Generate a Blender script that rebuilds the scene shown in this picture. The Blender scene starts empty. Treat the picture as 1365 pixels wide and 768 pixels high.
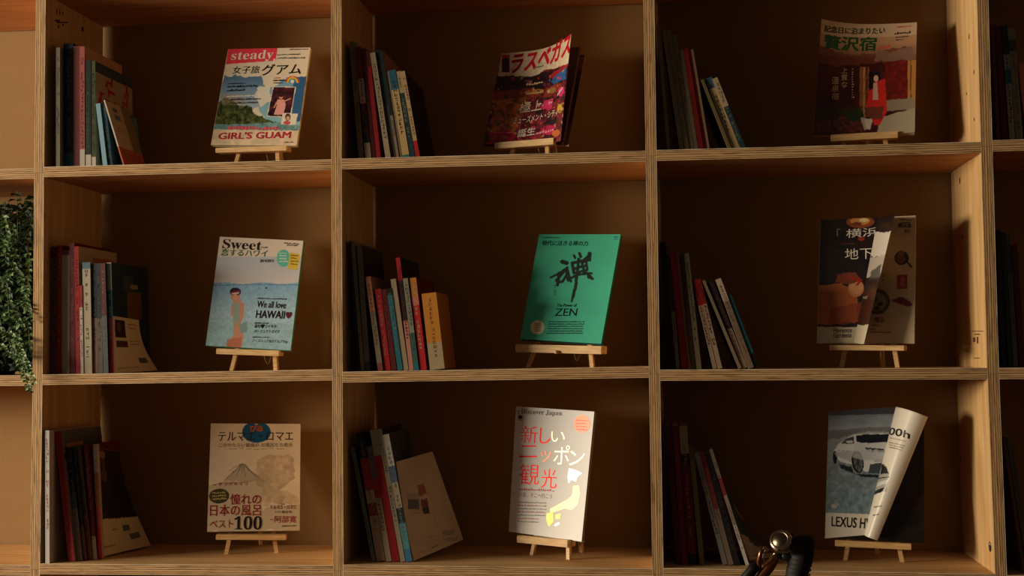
import bpy, bmesh, math, random
import numpy as np
from mathutils import Vector, Matrix

# ------------------------------------------------------------------ camera
FPX = 1720.2                      # focal length in pixels of the 1365x768 frame
CAM = np.array([1.4932, -2.8677, 1.2713])
YAW, PITCH, ROLL = 0.12791, 0.05165, 0.00877

def _rot(a, b, c):
    ca, sa, cb, sb, cc, sc = math.cos(a), math.sin(a), math.cos(b), math.sin(b), math.cos(c), math.sin(c)
    Rz = np.array([[ca, -sa, 0], [sa, ca, 0], [0, 0, 1]])
    Rx = np.array([[1, 0, 0], [0, cb, -sb], [0, sb, cb]])
    Ry = np.array([[cc, 0, sc], [0, 1, 0], [-sc, 0, cc]])
    return Rz @ Rx @ Ry
R = _rot(YAW, PITCH, ROLL)

scene = bpy.context.scene
COL = scene.collection
cam_data = bpy.data.cameras.new('camera')
cam_data.sensor_width = 36
cam_data.lens = FPX * 36 / 1365
cam = bpy.data.objects.new('camera', cam_data)
COL.objects.link(cam)
M = Matrix(((R[0, 0], R[0, 2], -R[0, 1], CAM[0]),
            (R[1, 0], R[1, 2], -R[1, 1], CAM[1]),
            (R[2, 0], R[2, 2], -R[2, 1], CAM[2]), (0, 0, 0, 1)))
cam.matrix_world = M
scene.camera = cam

# ------------------------------------------------------------------ light
world = bpy.data.worlds.new('room_light')
scene.world = world
world.use_nodes = True
bg = world.node_tree.nodes['Background']
bg.inputs[0].default_value = (1.0, 0.76, 0.58, 1)
bg.inputs[1].default_value = 0.040

def area(name, loc, target, size, power, color, shape='DISK'):
    l = bpy.data.lights.new(name, 'AREA')
    l.shape = shape
    l.size = size[0] if shape == 'RECTANGLE' else size
    if shape == 'RECTANGLE':
        l.size_y = size[1]
    l.energy = power
    l.color = color
    o = bpy.data.objects.new(name, l)
    o.location = loc
    d = Vector(target) - Vector(loc)
    o.rotation_euler = d.to_track_quat('-Z', 'Y').to_euler()
    COL.objects.link(o)
    return o
# low sunlight entering by a small window far to the left
area('low_sun_through_window', (-4.6, -2.0, 1.75), (1.2, 0.1, 1.35), (2.1, .75), 400, (1.0, 0.86, 0.66), 'RECTANGLE')
# sky light of the same window side, broad and weak
area('window_sky_light', (-3.2, -3.2, 2.0), (1.2, 0.2, 1.2), 1.6, 5, (1.0, 0.86, 0.72))

scene.view_settings.view_transform = 'Standard'
scene.view_settings.look = 'None'
scene.view_settings.gamma = 1
scene.view_settings.use_curve_mapping = False
scene.view_settings.exposure = -0.05

# ------------------------------------------------------------------ geometry helpers
def ray(u, v):
    return R @ np.array([(u - 682.5) / FPX, 1, -(v - 384) / FPX])
def onY(u, v, y):
    d = ray(u, v)
    return CAM + d * (y - CAM[1]) / d[1]
def onX(u, v, x):
    d = ray(u, v)
    return CAM + d * (x - CAM[0]) / d[0]
def project(P):
    d = (np.asarray(P, float) - CAM) @ R
    return 682.5 + FPX * d[..., 0] / d[..., 1], 384 - FPX * d[..., 2] / d[..., 1]

def lin(c):
    c = np.asarray(c, float) / 255.0
    return np.where(c <= 0.04045, c / 12.92, ((c + 0.055) / 1.055) ** 2.4)

def link(name, mesh, parent=None, kind=None):
    o = bpy.data.objects.new(name, mesh)
    COL.objects.link(o)
    if parent is not None:
        o.parent = parent
    if kind:
        o['kind'] = kind
    return o

def empty(name, loc, rot=(0, 0, 0), label=None, category=None, group=None):
    o = bpy.data.objects.new(name, None)
    o.empty_display_size = 0.03
    o.location = loc
    o.rotation_euler = rot
    COL.objects.link(o)
    tag(o, label, category, group)
    return o

def tag(o, label=None, category=None, group=None, kind=None):
    if label: o['label'] = label
    if category: o['category'] = category
    if group: o['group'] = group
    if kind: o['kind'] = kind
    return o

class MB:
    """collects polygons with an optional colour and uv, builds ONE mesh"""
    def __init__(s):
        s.v, s.f, s.c, s.uv, s.mi, s.sm = [], [], [], [], [], []
    def poly(s, pts, col=None, uv=None, mi=0, smooth=False):
        b = len(s.v)
        s.v += [tuple(p) for p in pts]
        s.f.append(tuple(range(b, b + len(pts))))
        s.c.append(col); s.uv.append(uv); s.mi.append(mi); s.sm.append(smooth)
    def mesh(s, verts, faces, col=None, mi=0, smooth=False):
        b = len(s.v)
        s.v += [tuple(p) for p in verts]
        for f in faces:
            s.f.append(tuple(b + i for i in f))
            s.c.append(col); s.uv.append(None); s.mi.append(mi); s.sm.append(smooth)
    def hexa(s, P, col=None, cols=None, mi=0, uvm=None, mis=None):
        """P: 8 points, index = x + 2*y + 4*z; faces order: x-,x+,y-,y+,z-,z+"""
        F = [(0, 4, 6, 2), (1, 3, 7, 5), (0, 1, 5, 4), (2, 6, 7, 3), (0, 2, 3, 1), (4, 5, 7, 6)]
        b = len(s.v)
        s.v += [tuple(p) for p in P]
        for i, f in enumerate(F):
            s.f.append(tuple(b + k for k in f))
            s.c.append(cols[i] if cols else col)
            s.uv.append(uvm(i, [P[k] for k in f]) if uvm else None)
            s.mi.append(mis[i] if mis else mi); s.sm.append(False)
    def box(s, lo, hi, **k):
        P = [((lo[0], hi[0])[i & 1], (lo[1], hi[1])[(i >> 1) & 1], (lo[2], hi[2])[i >> 2]) for i in range(8)]
        s.hexa(P, **k)
    def bbox(s, lo, hi, bev=0.0008, mi=0, col=None):
        """box with bevelled edges"""
        bm = bmesh.new()
        bmesh.ops.create_cube(bm, size=1)
        for v in bm.verts:
            v.co = Vector([lo[i] + (v.co[i] + .5) * (hi[i] - lo[i]) for i in range(3)])
        bmesh.ops.bevel(bm, geom=bm.edges[:], offset=bev, segments=1, affect='EDGES')
        s.frombm(bm, mi, col)
    def frombm(s, bm, mi=0, col=None, smooth=False, mat=None):
        bm.verts.index_update()
        s.mesh([(mat @ v.co if mat else v.co) for v in bm.verts], [[v.index for v in f.verts] for f in bm.faces], col, mi, smooth)
        bm.free()
    def tube(s, pts, rad, n=10, col=None, mi=0, cap=True, smooth=True):
        pts = [Vector(p) for p in pts]
        rads = rad if isinstance(rad, (list, tuple)) else [rad] * len(pts)
        vs, fs = [], []
        up = None
        for i, p in enumerate(pts):
            d = (pts[min(i + 1, len(pts) - 1)] - pts[max(i - 1, 0)]).normalized()
            if up is None:
                up = Vector((0, 0, 1)) if abs(d.z) < .9 else Vector((1, 0, 0))
            a = d.cross(up).normalized()
            up = a.cross(d).normalized()
            for k in range(n):
                t = 2 * math.pi * k / n
                vs.append(p + (a * math.cos(t) + up * math.sin(t)) * rads[i])
        for i in range(len(pts) - 1):
            for k in range(n):
                k2 = (k + 1) % n
                fs.append((i * n + k, i * n + k2, (i + 1) * n + k2, (i + 1) * n + k))
        if cap:
            fs.append(tuple(reversed(range(n))))
            fs.append(tuple((len(pts) - 1) * n + k for k in range(n)))
        s.mesh(vs, fs, col, mi, smooth)
    def lathe(s, prof, M4, n=32, mi=0, col=None, smooth=True):
        vs, fs = [], []
        for r, z in prof:
            for k in range(n):
                t = 2 * math.pi * k / n
                vs.append(M4 @ Vector((r * math.cos(t), r * math.sin(t), z)))
        for i in range(len(prof) - 1):
            for k in range(n):
                k2 = (k + 1) % n
                fs.append((i * n + k, i * n + k2, (i + 1) * n + k2, (i + 1) * n + k))
        s.mesh(vs, fs, col, mi, smooth)
    def build(s, name, mats, parent=None, kind=None):
        me = bpy.data.meshes.new(name)
        me.from_pydata([tuple(map(float, v)) for v in s.v], [], s.f)
        for m in (mats if isinstance(mats, (list, tuple)) else [mats]):
            me.materials.append(m)
        me.polygons.foreach_set('material_index', s.mi)
        me.polygons.foreach_set('use_smooth', s.sm)
        if any(c is not None for c in s.c):
            a = me.color_attributes.new('Col', 'FLOAT_COLOR', 'CORNER')
            arr = np.ones((len(me.loops), 4), np.float32)
            k = 0
            for f, c in zip(s.f, s.c):
                arr[k:k + len(f), :3] = (0.5, 0.5, 0.5) if c is None else c
                k += len(f)
            a.data.foreach_set('color', arr.ravel())
        if any(u is not None for u in s.uv):
            l = me.uv_layers.new(name='UVMap')
            arr = np.zeros((len(me.loops), 2), np.float32)
            k = 0
            for f, u in zip(s.f, s.uv):
                if u is not None: arr[k:k + len(f)] = u
                k += len(f)
            l.data.foreach_set('uv', arr.ravel())
        me.update()
        return link(name, me, parent, kind)

# ------------------------------------------------------------------ materials
def new_mat(name):
    m = bpy.data.materials.new(name)
    m.use_nodes = True
    nt = m.node_tree
    return m, nt, nt.nodes['Principled BSDF'], nt.nodes.new, nt.links.new

def mat_plain(name, col, rough=.6, metal=0.0, noise=.15, scale=60, bump=.1, coat=0.0):
    m, nt, b, N, L = new_mat(name)
    n = N('ShaderNodeTexNoise'); n.inputs['Scale'].default_value = scale; n.inputs['Detail'].default_value = 4
    tc = N('ShaderNodeTexCoord'); L(tc.outputs['Object'], n.inputs['Vector'])
    mx = N('ShaderNodeMix'); mx.data_type = 'RGBA'
    c = lin(col)
    mx.inputs['A'].default_value = (*(c * (1 - noise)), 1)
    mx.inputs['B'].default_value = (*np.minimum(c * (1 + noise), 1), 1)
    L(n.outputs['Fac'], mx.inputs['Factor']); L(mx.outputs['Result'], b.inputs['Base Color'])
    bp = N('ShaderNodeBump'); bp.inputs['Strength'].default_value = bump; bp.inputs['Distance'].default_value = .002
    L(n.outputs['Fac'], bp.inputs['Height']); L(bp.outputs['Normal'], b.inputs['Normal'])
    b.inputs['Roughness'].default_value = rough
    b.inputs['Metallic'].default_value = metal
    b.inputs['Coat Weight'].default_value = coat
    return m

def mat_print(name, rough=.42, spec=.5, metal=0.0, coat=0.0):
    m, nt, b, N, L = new_mat(name)
    a = N('ShaderNodeVertexColor'); a.layer_name = 'Col'
    L(a.outputs['Color'], b.inputs['Base Color'])
    n = N('ShaderNodeTexNoise'); n.inputs['Scale'].default_value = 35; n.inputs['Detail'].default_value = 2
    tc = N('ShaderNodeTexCoord'); L(tc.outputs['Object'], n.inputs['Vector'])
    bp = N('ShaderNodeBump'); bp.inputs['Strength'].default_value = .12; bp.inputs['Distance'].default_value = .003
    L(n.outputs['Fac'], bp.inputs['Height']); L(bp.outputs['Normal'], b.inputs['Normal'])
    b.inputs['Roughness'].default_value = rough
    b.inputs['Specular IOR Level'].default_value = spec
    b.inputs['Metallic'].default_value = metal
    b.inputs['Coat Weight'].default_value = coat
    b.inputs['Coat Roughness'].default_value = .15
    return m
PRINT = mat_print('printed_paper')
GLOSS = mat_print('glossy_printed_cover', .32, .5, 0, .25)
FOIL = mat_print('metallic_foil_print', .52, .5, .8)
SPINE = mat_print('printed_spine', .5, .4)

def mat_pages():
    m, nt, b, N, L = new_mat('page_edges')
    tc = N('ShaderNodeTexCoord')
    w = N('ShaderNodeTexNoise'); w.inputs['Scale'].default_value = 6
    mp = N('ShaderNodeMapping'); mp.inputs['Scale'].default_value = (260, 1, 1)
    L(tc.outputs['Object'], mp.inputs['Vector']); L(mp.outputs['Vector'], w.inputs['Vector'])
    r = N('ShaderNodeValToRGB')
    r.color_ramp.elements[0].position = .3; r.color_ramp.elements[0].color = (*lin((150, 138, 115)), 1)
    r.color_ramp.elements[1].position = .7; r.color_ramp.elements[1].color = (*lin((226, 214, 190)), 1)
    L(w.outputs['Fac'], r.inputs['Fac']); L(r.outputs['Color'], b.inputs['Base Color'])
    b.inputs['Roughness'].default_value = .8
    return m
PAGES = mat_pages()

def mat_ply_face(name, c0, c1):
    m, nt, b, N, L = new_mat(name)
    tc = N('ShaderNodeTexCoord')
    mp = N('ShaderNodeMapping'); mp.inputs['Scale'].default_value = (2.2, 14, 14)
    L(tc.outputs['UV'], mp.inputs['Vector'])
    n = N('ShaderNodeTexNoise'); n.inputs['Scale'].default_value = 1.6; n.inputs['Detail'].default_value = 6; n.inputs['Distortion'].default_value = 1.2
    L(mp.outputs['Vector'], n.inputs['Vector'])
    w = N('ShaderNodeTexWave'); w.inputs['Scale'].default_value = .55; w.inputs['Distortion'].default_value = 7; w.inputs['Detail'].default_value = 3
    w.bands_direction = 'Y'
    L(mp.outputs['Vector'], w.inputs['Vector'])
    mx = N('ShaderNodeMath'); mx.operation = 'MULTIPLY_ADD'; mx.inputs[1].default_value = .12
    L(w.outputs['Fac'], mx.inputs[0]); L(n.outputs['Fac'], mx.inputs[2])
    r = N('ShaderNodeValToRGB')
    e = r.color_ramp.elements
    e[0].position = .3; e[0].color = (*lin(c0), 1)
    e[1].position = .95; e[1].color = (*lin(c1), 1)
    L(mx.outputs[0], r.inputs['Fac'])
    # small knots
    vo = N('ShaderNodeTexVoronoi'); vo.inputs['Scale'].default_value = 5.5
    mp2 = N('ShaderNodeMapping'); mp2.inputs['Scale'].default_value = (.45, 1, 1); mp2.inputs['Location'].default_value = (.31, .17, 0)
    L(tc.outputs['UV'], mp2.inputs['Vector']); L(mp2.outputs['Vector'], vo.inputs['Vector'])
    kr = N('ShaderNodeMapRange'); kr.inputs['From Min'].default_value = .018; kr.inputs['From Max'].default_value = .05
    kr.inputs['To Min'].default_value = .75; kr.inputs['To Max'].default_value = 0
    L(vo.outputs['Distance'], kr.inputs['Value'])
    mk = N('ShaderNodeMix'); mk.data_type = 'RGBA'; mk.inputs['B'].default_value = (*lin((96, 52, 24)), 1)
    L(kr.outputs['Result'], mk.inputs['Factor']); L(r.outputs['Color'], mk.inputs['A'])
    L(mk.outputs['Result'], b.inputs['Base Color'])
    bp = N('ShaderNodeBump'); bp.inputs['Strength'].default_value = .15; bp.inputs['Distance'].default_value = .001
    L(n.outputs['Fac'], bp.inputs['Height']); L(bp.outputs['Normal'], b.inputs['Normal'])
    b.inputs['Roughness'].default_value = .62
    return m

def mat_ply_edge():
    m, nt, b, N, L = new_mat('plywood_edge')
    tc = N('ShaderNodeTexCoord')
    sp = N('ShaderNodeSeparateXYZ'); L(tc.outputs['UV'], sp.inputs[0])
    # u runs along the board (metres), v across its thickness (0..1)
    nz = N('ShaderNodeTexNoise'); nz.inputs['Scale'].default_value = 22; nz.inputs['Detail'].default_value = 3
    L(tc.outputs['UV'], nz.inputs['Vector'])
    ad = N('ShaderNodeMath'); ad.operation = 'MULTIPLY_ADD'; ad.inputs[1].default_value = .07
    L(nz.outputs['Fac'], ad.inputs[0]); L(sp.outputs['Y'], ad.inputs[2])
    r = N('ShaderNodeValToRGB'); r.color_ramp.interpolation = 'CONSTANT'
    lay = [(0, (236, 200, 148)), (.10, (128, 86, 50)), (.17, (206, 162, 106)), (.30, (146, 100, 60)), (.36, (218, 174, 118)),
           (.52, (104, 64, 36)), (.58, (212, 168, 112)), (.72, (144, 100, 60)), (.78, (204, 160, 106)), (.92, (92, 56, 32)), (.965, (246, 218, 174))]
    e = r.color_ramp.elements
    e[0].position = 0; e[0].color = (*lin(lay[0][1]), 1)
    e[1].position = lay[1][0]; e[1].color = (*lin(lay[1][1]), 1)
    for p, c in lay[2:]:
        k = e.new(p); k.color = (*lin(c), 1)
    L(ad.outputs[0], r.inputs['Fac'])
    # fibres and dark voids
    mp = N('ShaderNodeMapping'); mp.inputs['Scale'].default_value = (14, 8, 1)
    L(tc.outputs['UV'], mp.inputs['Vector'])
    n2 = N('ShaderNodeTexNoise'); n2.inputs['Scale'].default_value = 1.0; n2.inputs['Detail'].default_value = 5
    L(mp.outputs['Vector'], n2.inputs['Vector'])
    r2 = N('ShaderNodeValToRGB')
    r2.color_ramp.elements[0].position = .36; r2.color_ramp.elements[0].color = (.35, .3, .26, 1)
    r2.color_ramp.elements[1].position = .47; r2.color_ramp.elements[1].color = (1, 1, 1, 1)
    L(n2.outputs['Fac'], r2.inputs['Fac'])
    mx = N('ShaderNodeMix'); mx.data_type = 'RGBA'; mx.blend_type = 'MULTIPLY'; mx.inputs['Factor'].default_value = .8
    L(r.outputs['Color'], mx.inputs['A']); L(r2.outputs['Color'], mx.inputs['B'])
    L(mx.outputs['Result'], b.inputs['Base Color'])
    bp = N('ShaderNodeBump'); bp.inputs['Strength'].default_value = .4; bp.inputs['Distance'].default_value = .001
    L(n2.outputs['Fac'], bp.inputs['Height']); L(bp.outputs['Normal'], b.inputs['Normal'])
    b.inputs['Roughness'].default_value = .75
    return m
PLYF, PLYE, PLYU = mat_ply_face('plywood_face', (198, 150, 92), (234, 196, 138)), mat_ply_edge(), mat_ply_face('reddish_plywood_face', (168, 104, 56), (214, 150, 92))

def mat_easel():
    m, nt, b, N, L = new_mat('pale_pine')
    tc = N('ShaderNodeTexCoord')
    mp = N('ShaderNodeMapping'); mp.inputs['Scale'].default_value = (12, 120, 120)
    L(tc.outputs['Object'], mp.inputs['Vector'])
    n = N('ShaderNodeTexNoise'); n.inputs['Scale'].default_value = 2; n.inputs['Detail'].default_value = 4
    L(mp.outputs['Vector'], n.inputs['Vector'])
    r = N('ShaderNodeValToRGB')
    r.color_ramp.elements[0].position = .3; r.color_ramp.elements[0].color = (*lin((206, 158, 96)), 1)
    r.color_ramp.elements[1].position = .7; r.color_ramp.elements[1].color = (*lin((238, 200, 140)), 1)
    L(n.outputs['Fac'], r.inputs['Fac']); L(r.outputs['Color'], b.inputs['Base Color'])
    b.inputs['Roughness'].default_value = .5
    return m
PINE = mat_easel()
WALL = mat_plain('beige_wall_plaster', (146, 112, 68), .9, noise=.06, scale=30, bump=.25)
FLOOR = mat_plain('brown_floor', (96, 70, 48), .6, noise=.2, scale=8, bump=.1)
CORD = mat_plain('pale_cord', (200, 175, 130), .8)
DARKHOLE = mat_plain('dark_dowel', (46, 24, 14), .7)
INK = mat_plain('faded_ink', (90, 56, 34), .8)
CHROME = mat_plain('bronzed_chrome', (190, 170, 140), .16, 1.0, .08, 400, .02)
STEEL = mat_plain('coppery_steel', (150, 104, 66), .28, 1.0, .1, 200, .05)
GRIP = mat_plain('dark_brown_leather', (22, 14, 11), .7, 0, .3, 140, .3)
BLACKM = mat_plain('black_plastic', (20, 18, 17), .4)
RUBBER = mat_plain('tyre_rubber', (24, 23, 22), .8)
POT = mat_plain('dark_ceramic_pot', (38, 32, 28), .5)
STEM = mat_plain('plant_stem', (92, 104, 50), .6)

def mat_leaf():
    m, nt, b, N, L = new_mat('leaf_green')
    a = N('ShaderNodeVertexColor'); a.layer_name = 'Col'
    L(a.outputs['Color'], b.inputs['Base Color'])
    b.inputs['Roughness'].default_value = .55
    b.inputs['Specular IOR Level'].default_value = .25
    return m
LEAF = mat_leaf()

# ------------------------------------------------------------------ the setting and the bookshelf
W = 0.72; T = 0.0241; D = 0.3097; GAP = 0.013
DIVPX = [[(52.1, 222), (50, 512), (46.5, 760)], [(448.5, 212), (449.7, 500), (450.8, 760)],
         [(867.8, 204), (872.3, 497), (877, 762)], [(1315, 188), (1323.7, 490), (1334.5, 765)]]
ZT = [1.7231, 1.2370, 0.8000]            # nominal shelf tops, rows A B C
ZTOP = 2.1386                            # underside of the board above the frame
def xdiv(i, k):                          # x of divider i at shelf level k
    if 0 <= i <= 3:
        k = min(max(k, 0), 2)
        u, v = DIVPX[i][k]
        return onY(u, v, 0)[0]
    if i == 4: return 4 * W + 0.004
    if i == 5: return 5 * W
    return {-1: -2 * W}[i]
SHPX = {(0, 0): (226, 224.4), (0, 1): (222.6, 212.5), (0, 2): (211.7, 201), (0, 3): (200, 189), (0, 4): (187, 186),
        (1, 0): (501, 500.5), (1, 1): (499.5, 493), (1, 2): (495.8, 489), (1, 3): (493, 490.5), (1, 4): (490.5, 490),
        (2, 0): (753, 753.5), (2, 1): (751.5, 754), (2, 2): (753, 758.5), (2, 3): (757.5, 765.5), (2, 4): (767, 768)}
def shelf_z(k, c):
    """z of shelf top k at the left and right end of column c (0 = leftmost)"""
    if k < 0: return (ZTOP + T, ZTOP + T) if k == -1 else (ZTOP + .47, ZTOP + .47)
    if k == 3: return (.37, .37)
    if k == 4: return (.04, .04)
    l, r = SHPX[(k, c)]
    xl = 0 if c == 0 else xdiv(c - 1, k) + T / 2
    ul = 6 if c == 0 else DIVPX[c - 1][k][0] + 8
    ur = 1360 if c == 4 else DIVPX[c][k][0] - 8
    if c == 0:
        z = onY(ur, r, 0)[2]; return (z, z)
    if c == 4:
        z = onY(ul, l, 0)[2]; return (z, z)
    return (onY(ul, l, 0)[2], onY(ur, r, 0)[2])

def ply_uv(axis_long, axis_thick, t0, edge_faces):
    # axis_long 0/2, returns uv for each face
    def f(i, pts):
        ax = i // 2
        r = []
        for p in pts:
            if ax == axis_thick:      # broad face
                o = 1
                r.append((p[axis_long] * 1.0 + t0, p[o]))
            elif ax == 1:
                q = 0 if (p[axis_thick] - t0m[0]) < 0 else 1
                r.append((p[axis_long] + t0, q))
            else:
                q = 0 if (p[axis_thick] - t0m[0]) < 0 else 1
                r.append((p[1] + t0, q))
        return r
    t0m = edge_faces
    return f

shelf = empty('bookshelf', (0, 0, 0), label='large plywood bookshelf of open square compartments standing against the beige wall', category='bookshelf')
rs = random.Random(3)
def board(name, P, axis_long, axis_thick, kind=None):
    mid = sum(p[axis_thick] for p in P) / 8
    m = MB()
    mis = [1] * 6
    mis[2 * axis_thick] = 2 if axis_thick == 2 else 0; mis[2 * axis_thick + 1] = 0
    m.hexa(P, mis=mis, uvm=ply_uv(axis_long, axis_thick, rs.uniform(0, 9), (mid,)))
    return m.build(name, [PLYF, PLYE, PLYU], shelf)
levels = [-2, -1, 0, 1, 2, 3, 4]
def mean_z(k, i):       # junction height at divider i
    zs = []
    for c in (i, i + 1):
        if 0 <= c <= 4:
            a = shelf_z(k, c)
            zs.append(a[1] if c == i else a[0])
    return sum(zs) / len(zs) - T / 2 if zs else ZT[0]
NY0, NY1 = 0.0, D
for i in range(-1, 5):
    for a in range(len(levels) - 1):
        ku, kl = levels[a], levels[a + 1]
        iz = min(max(i, 0), 3)
        z1 = mean_z(ku, iz) - .0002; z0 = mean_z(kl, iz) + .0002
        if kl == 4: z0 = 0.0
        xl, xu = xdiv(i, kl), xdiv(i, ku)
        P = []
        for k in range(8):
            sx = -T / 2 if not k & 1 else T / 2
            P.append(((xu if k >> 2 else xl) + sx, NY1 if (k >> 1) & 1 else NY0, z1 if k >> 2 else z0))
        board('divider_panel', P, 2, 0)
for c in range(0, 5):
    for k in levels:
        zl, zr = shelf_z(k, c)
        xl = (xdiv(c - 1, k)) + T / 2 + .0003
        xr = xdiv(c, k) - T / 2 - .0003
        P = []
        for q in range(8):
            x = xr if q & 1 else xl
            zt = zr if q & 1 else zl
            P.append((x, (NY1 if (q >> 1) & 1 else NY0), zt if q >> 2 else zt - T))
        board('shelf_board', P, 0, 2)

# dowel plugs, screw heads and a faded stamp on the panels
def plug(xf, y, z, ry, rz, side, name='dowel_plug', mat=DARKHOLE):
    m = MB()
    Mx = Matrix.Translation((xf, y, z)) @ Matrix.Rotation(side * math.pi / 2, 4, 'Y') @ Matrix.Diagonal((rz, ry, 1, 1))
    m.lathe([(1, 0), (1, .0006), (.8, .0008), (.78, .0002), (0.0001, .0002)], Mx, 16)
    return m.build(name, mat, shelf)
def plug_px(u, v, i, side, ry, rz, **k):
    x0 = xdiv(i, 1)
    for _ in range(3):
        p = onX(u, v, x0)
        lev = 0 if p[2] > 1.6 else (1 if p[2] > 1.0 else 2)
        # panel x at this height
        if p[2] > ZT[0]: xc = xdiv(i, 0)
        elif p[2] > ZT[1]: f = (p[2] - ZT[1]) / (ZT[0] - ZT[1]); xc = xdiv(i, 1) * (1 - f) + xdiv(i, 0) * f
        else: f = (p[2] - ZT[2]) / (ZT[1] - ZT[2]); xc = xdiv(i, 2) * (1 - f) + xdiv(i, 1) * f
        x0 = xc + side * T / 2
    return plug(x0, p[1], p[2], ry, rz, side, **k)
plug_px(1320, 729, 3, -1, .012, .011)
plug_px(1279.5, 241, 3, -1, .005, .0075)
plug_px(1283, 316, 3, -1, .004, .005)
plug_px(1292, 49, 3, -1, .003, .006, name='knot')
plug_px(1298.5, 96, 3, -1, .003, .005, name='knot')
plug_px(1288.5, 125, 3, -1, .003, .003, name='knot')
plug_px(1299, 159, 3, -1, .003, .004, name='knot')
plug_px(110, 39, 0, 1, .006, .006)
plug_px(1281, 613, 3, -1, .004, .008)
# stamped marks (dashes) on the top left panel
m = MB()
for (u0, v0, u1, v1) in [(75, 12, 76.5, 19), (79, 13, 80.5, 20), (83, 16, 84.5, 21), (73, 26, 80, 29), (76, 29, 90, 31), (77, 33, 79, 38), (83, 32, 85, 35)]:
    x = xdiv(0, 0) + T / 2 + .0004
    a, b_, c_, d_ = (onX(u0, v0, x), onX(u1, v0, x), onX(u1, v1, x), onX(u0, v1, x))
    m.poly([a, b_, c_, d_])
m.build('faded_stamp', INK, shelf)
m = MB()
for (u0, v0, u1, v1) in [(1296, 441, 1311, 442), (1299, 445, 1306, 446.5), (1297, 450, 1300, 456), (1302, 449, 1304, 458), (1298, 477, 1306, 478)]:
    x = xdiv(3, 1) - T / 2 - .0006
    m.poly([onX(u0, v0, x), onX(u1, v0, x), onX(u1, v1, x), onX(u0, v1, x)])
m.build('faded_stamp', INK, shelf)

m = MB(); m.box((-3.0, D + GAP, 0.0), (6.0, D + GAP + .1, 3.0)); tag(m.build('wall_back', WALL), kind='structure')
m = MB(); m.box((-4.5, -4.5, -.05), (6.0, D + GAP + .1, 0.0)); tag(m.build('floor', FLOOR), kind='structure')

# ------------------------------------------------------------------ lettering
_glyph = {}
def glyphs(s, bold=0.0):
    key = (s, bold)
    if key in _glyph: return _glyph[key]
    c = bpy.data.curves.new('lettering', 'FONT'); c.body = s; c.offset = min(bold, 0); c.resolution_u = 3
    o = bpy.data.objects.new('lettering', c); COL.objects.link(o)
    dg = bpy.context.evaluated_depsgraph_get(); dg.update()
    e = o.evaluated_get(dg); me = e.to_mesh()
    v = np.array([(p.co.x, p.co.y) for p in me.vertices]) if len(me.vertices) else np.zeros((1, 2))
    f = [tuple(p.vertices) for p in me.polygons]
    e.to_mesh_clear()
    bpy.data.objects.remove(o); bpy.data.curves.remove(c)
    if bold > .002:
        n_ = len(v); f0 = list(f); v0 = v.copy(); vs = []; f = []
        for j, (dx, dy) in enumerate(((-1, -1), (1, 1), (-1, 1), (1, -1), (0, 0))):
            vs.append(v0 + np.array((dx, dy)) * bold * .6)
            f += [tuple(i + j * n_ for i in q) for q in f0]
        v = np.concatenate(vs)
    v = v - v.min(0)
    size = v.max(0)
    size[size < 1e-6] = 1
    _glyph[key] = (v / size, f, size)
    return _glyph[key]

# ------------------------------------------------------------------ print art
def homog(src, dst):
    A = []
    for (x, y), (u, v) in zip(src, dst):
        A.append([x, y, 1, 0, 0, 0, -u * x, -u * y, -u]); A.append([0, 0, 0, x, y, 1, -v * x, -v * y, -v])
    return np.linalg.svd(np.array(A))[2][-1].reshape(3, 3)
def happly(H, x, y):
    w = H[2, 0] * x + H[2, 1] * y + H[2, 2]
    return (H[0, 0] * x + H[0, 1] * y + H[0, 2]) / w, (H[1, 0] * x + H[1, 1] * y + H[1, 2]) / w

def vnoise(X, Y, seed):
    def h(i, j):
        n = np.sin(i * 127.1 + j * 311.7 + seed * 74.7) * 43758.5453
        return n - np.floor(n)
    i, j = np.floor(X), np.floor(Y); fx, fy = X - i, Y - j
    fx = fx * fx * (3 - 2 * fx); fy = fy * fy * (3 - 2 * fy)
    return (h(i, j) * (1 - fx) + h(i + 1, j) * fx) * (1 - fy) + (h(i, j + 1) * (1 - fx) + h(i + 1, j + 1) * fx) * fy
def fbm(X, Y, s, seed=0):
    return .5 * vnoise(X / s, Y / s, seed) + .3 * vnoise(X * 2 / s, Y * 2 / s, seed + 1) + .2 * vnoise(X * 4 / s, Y * 4 / s, seed + 2)

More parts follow.
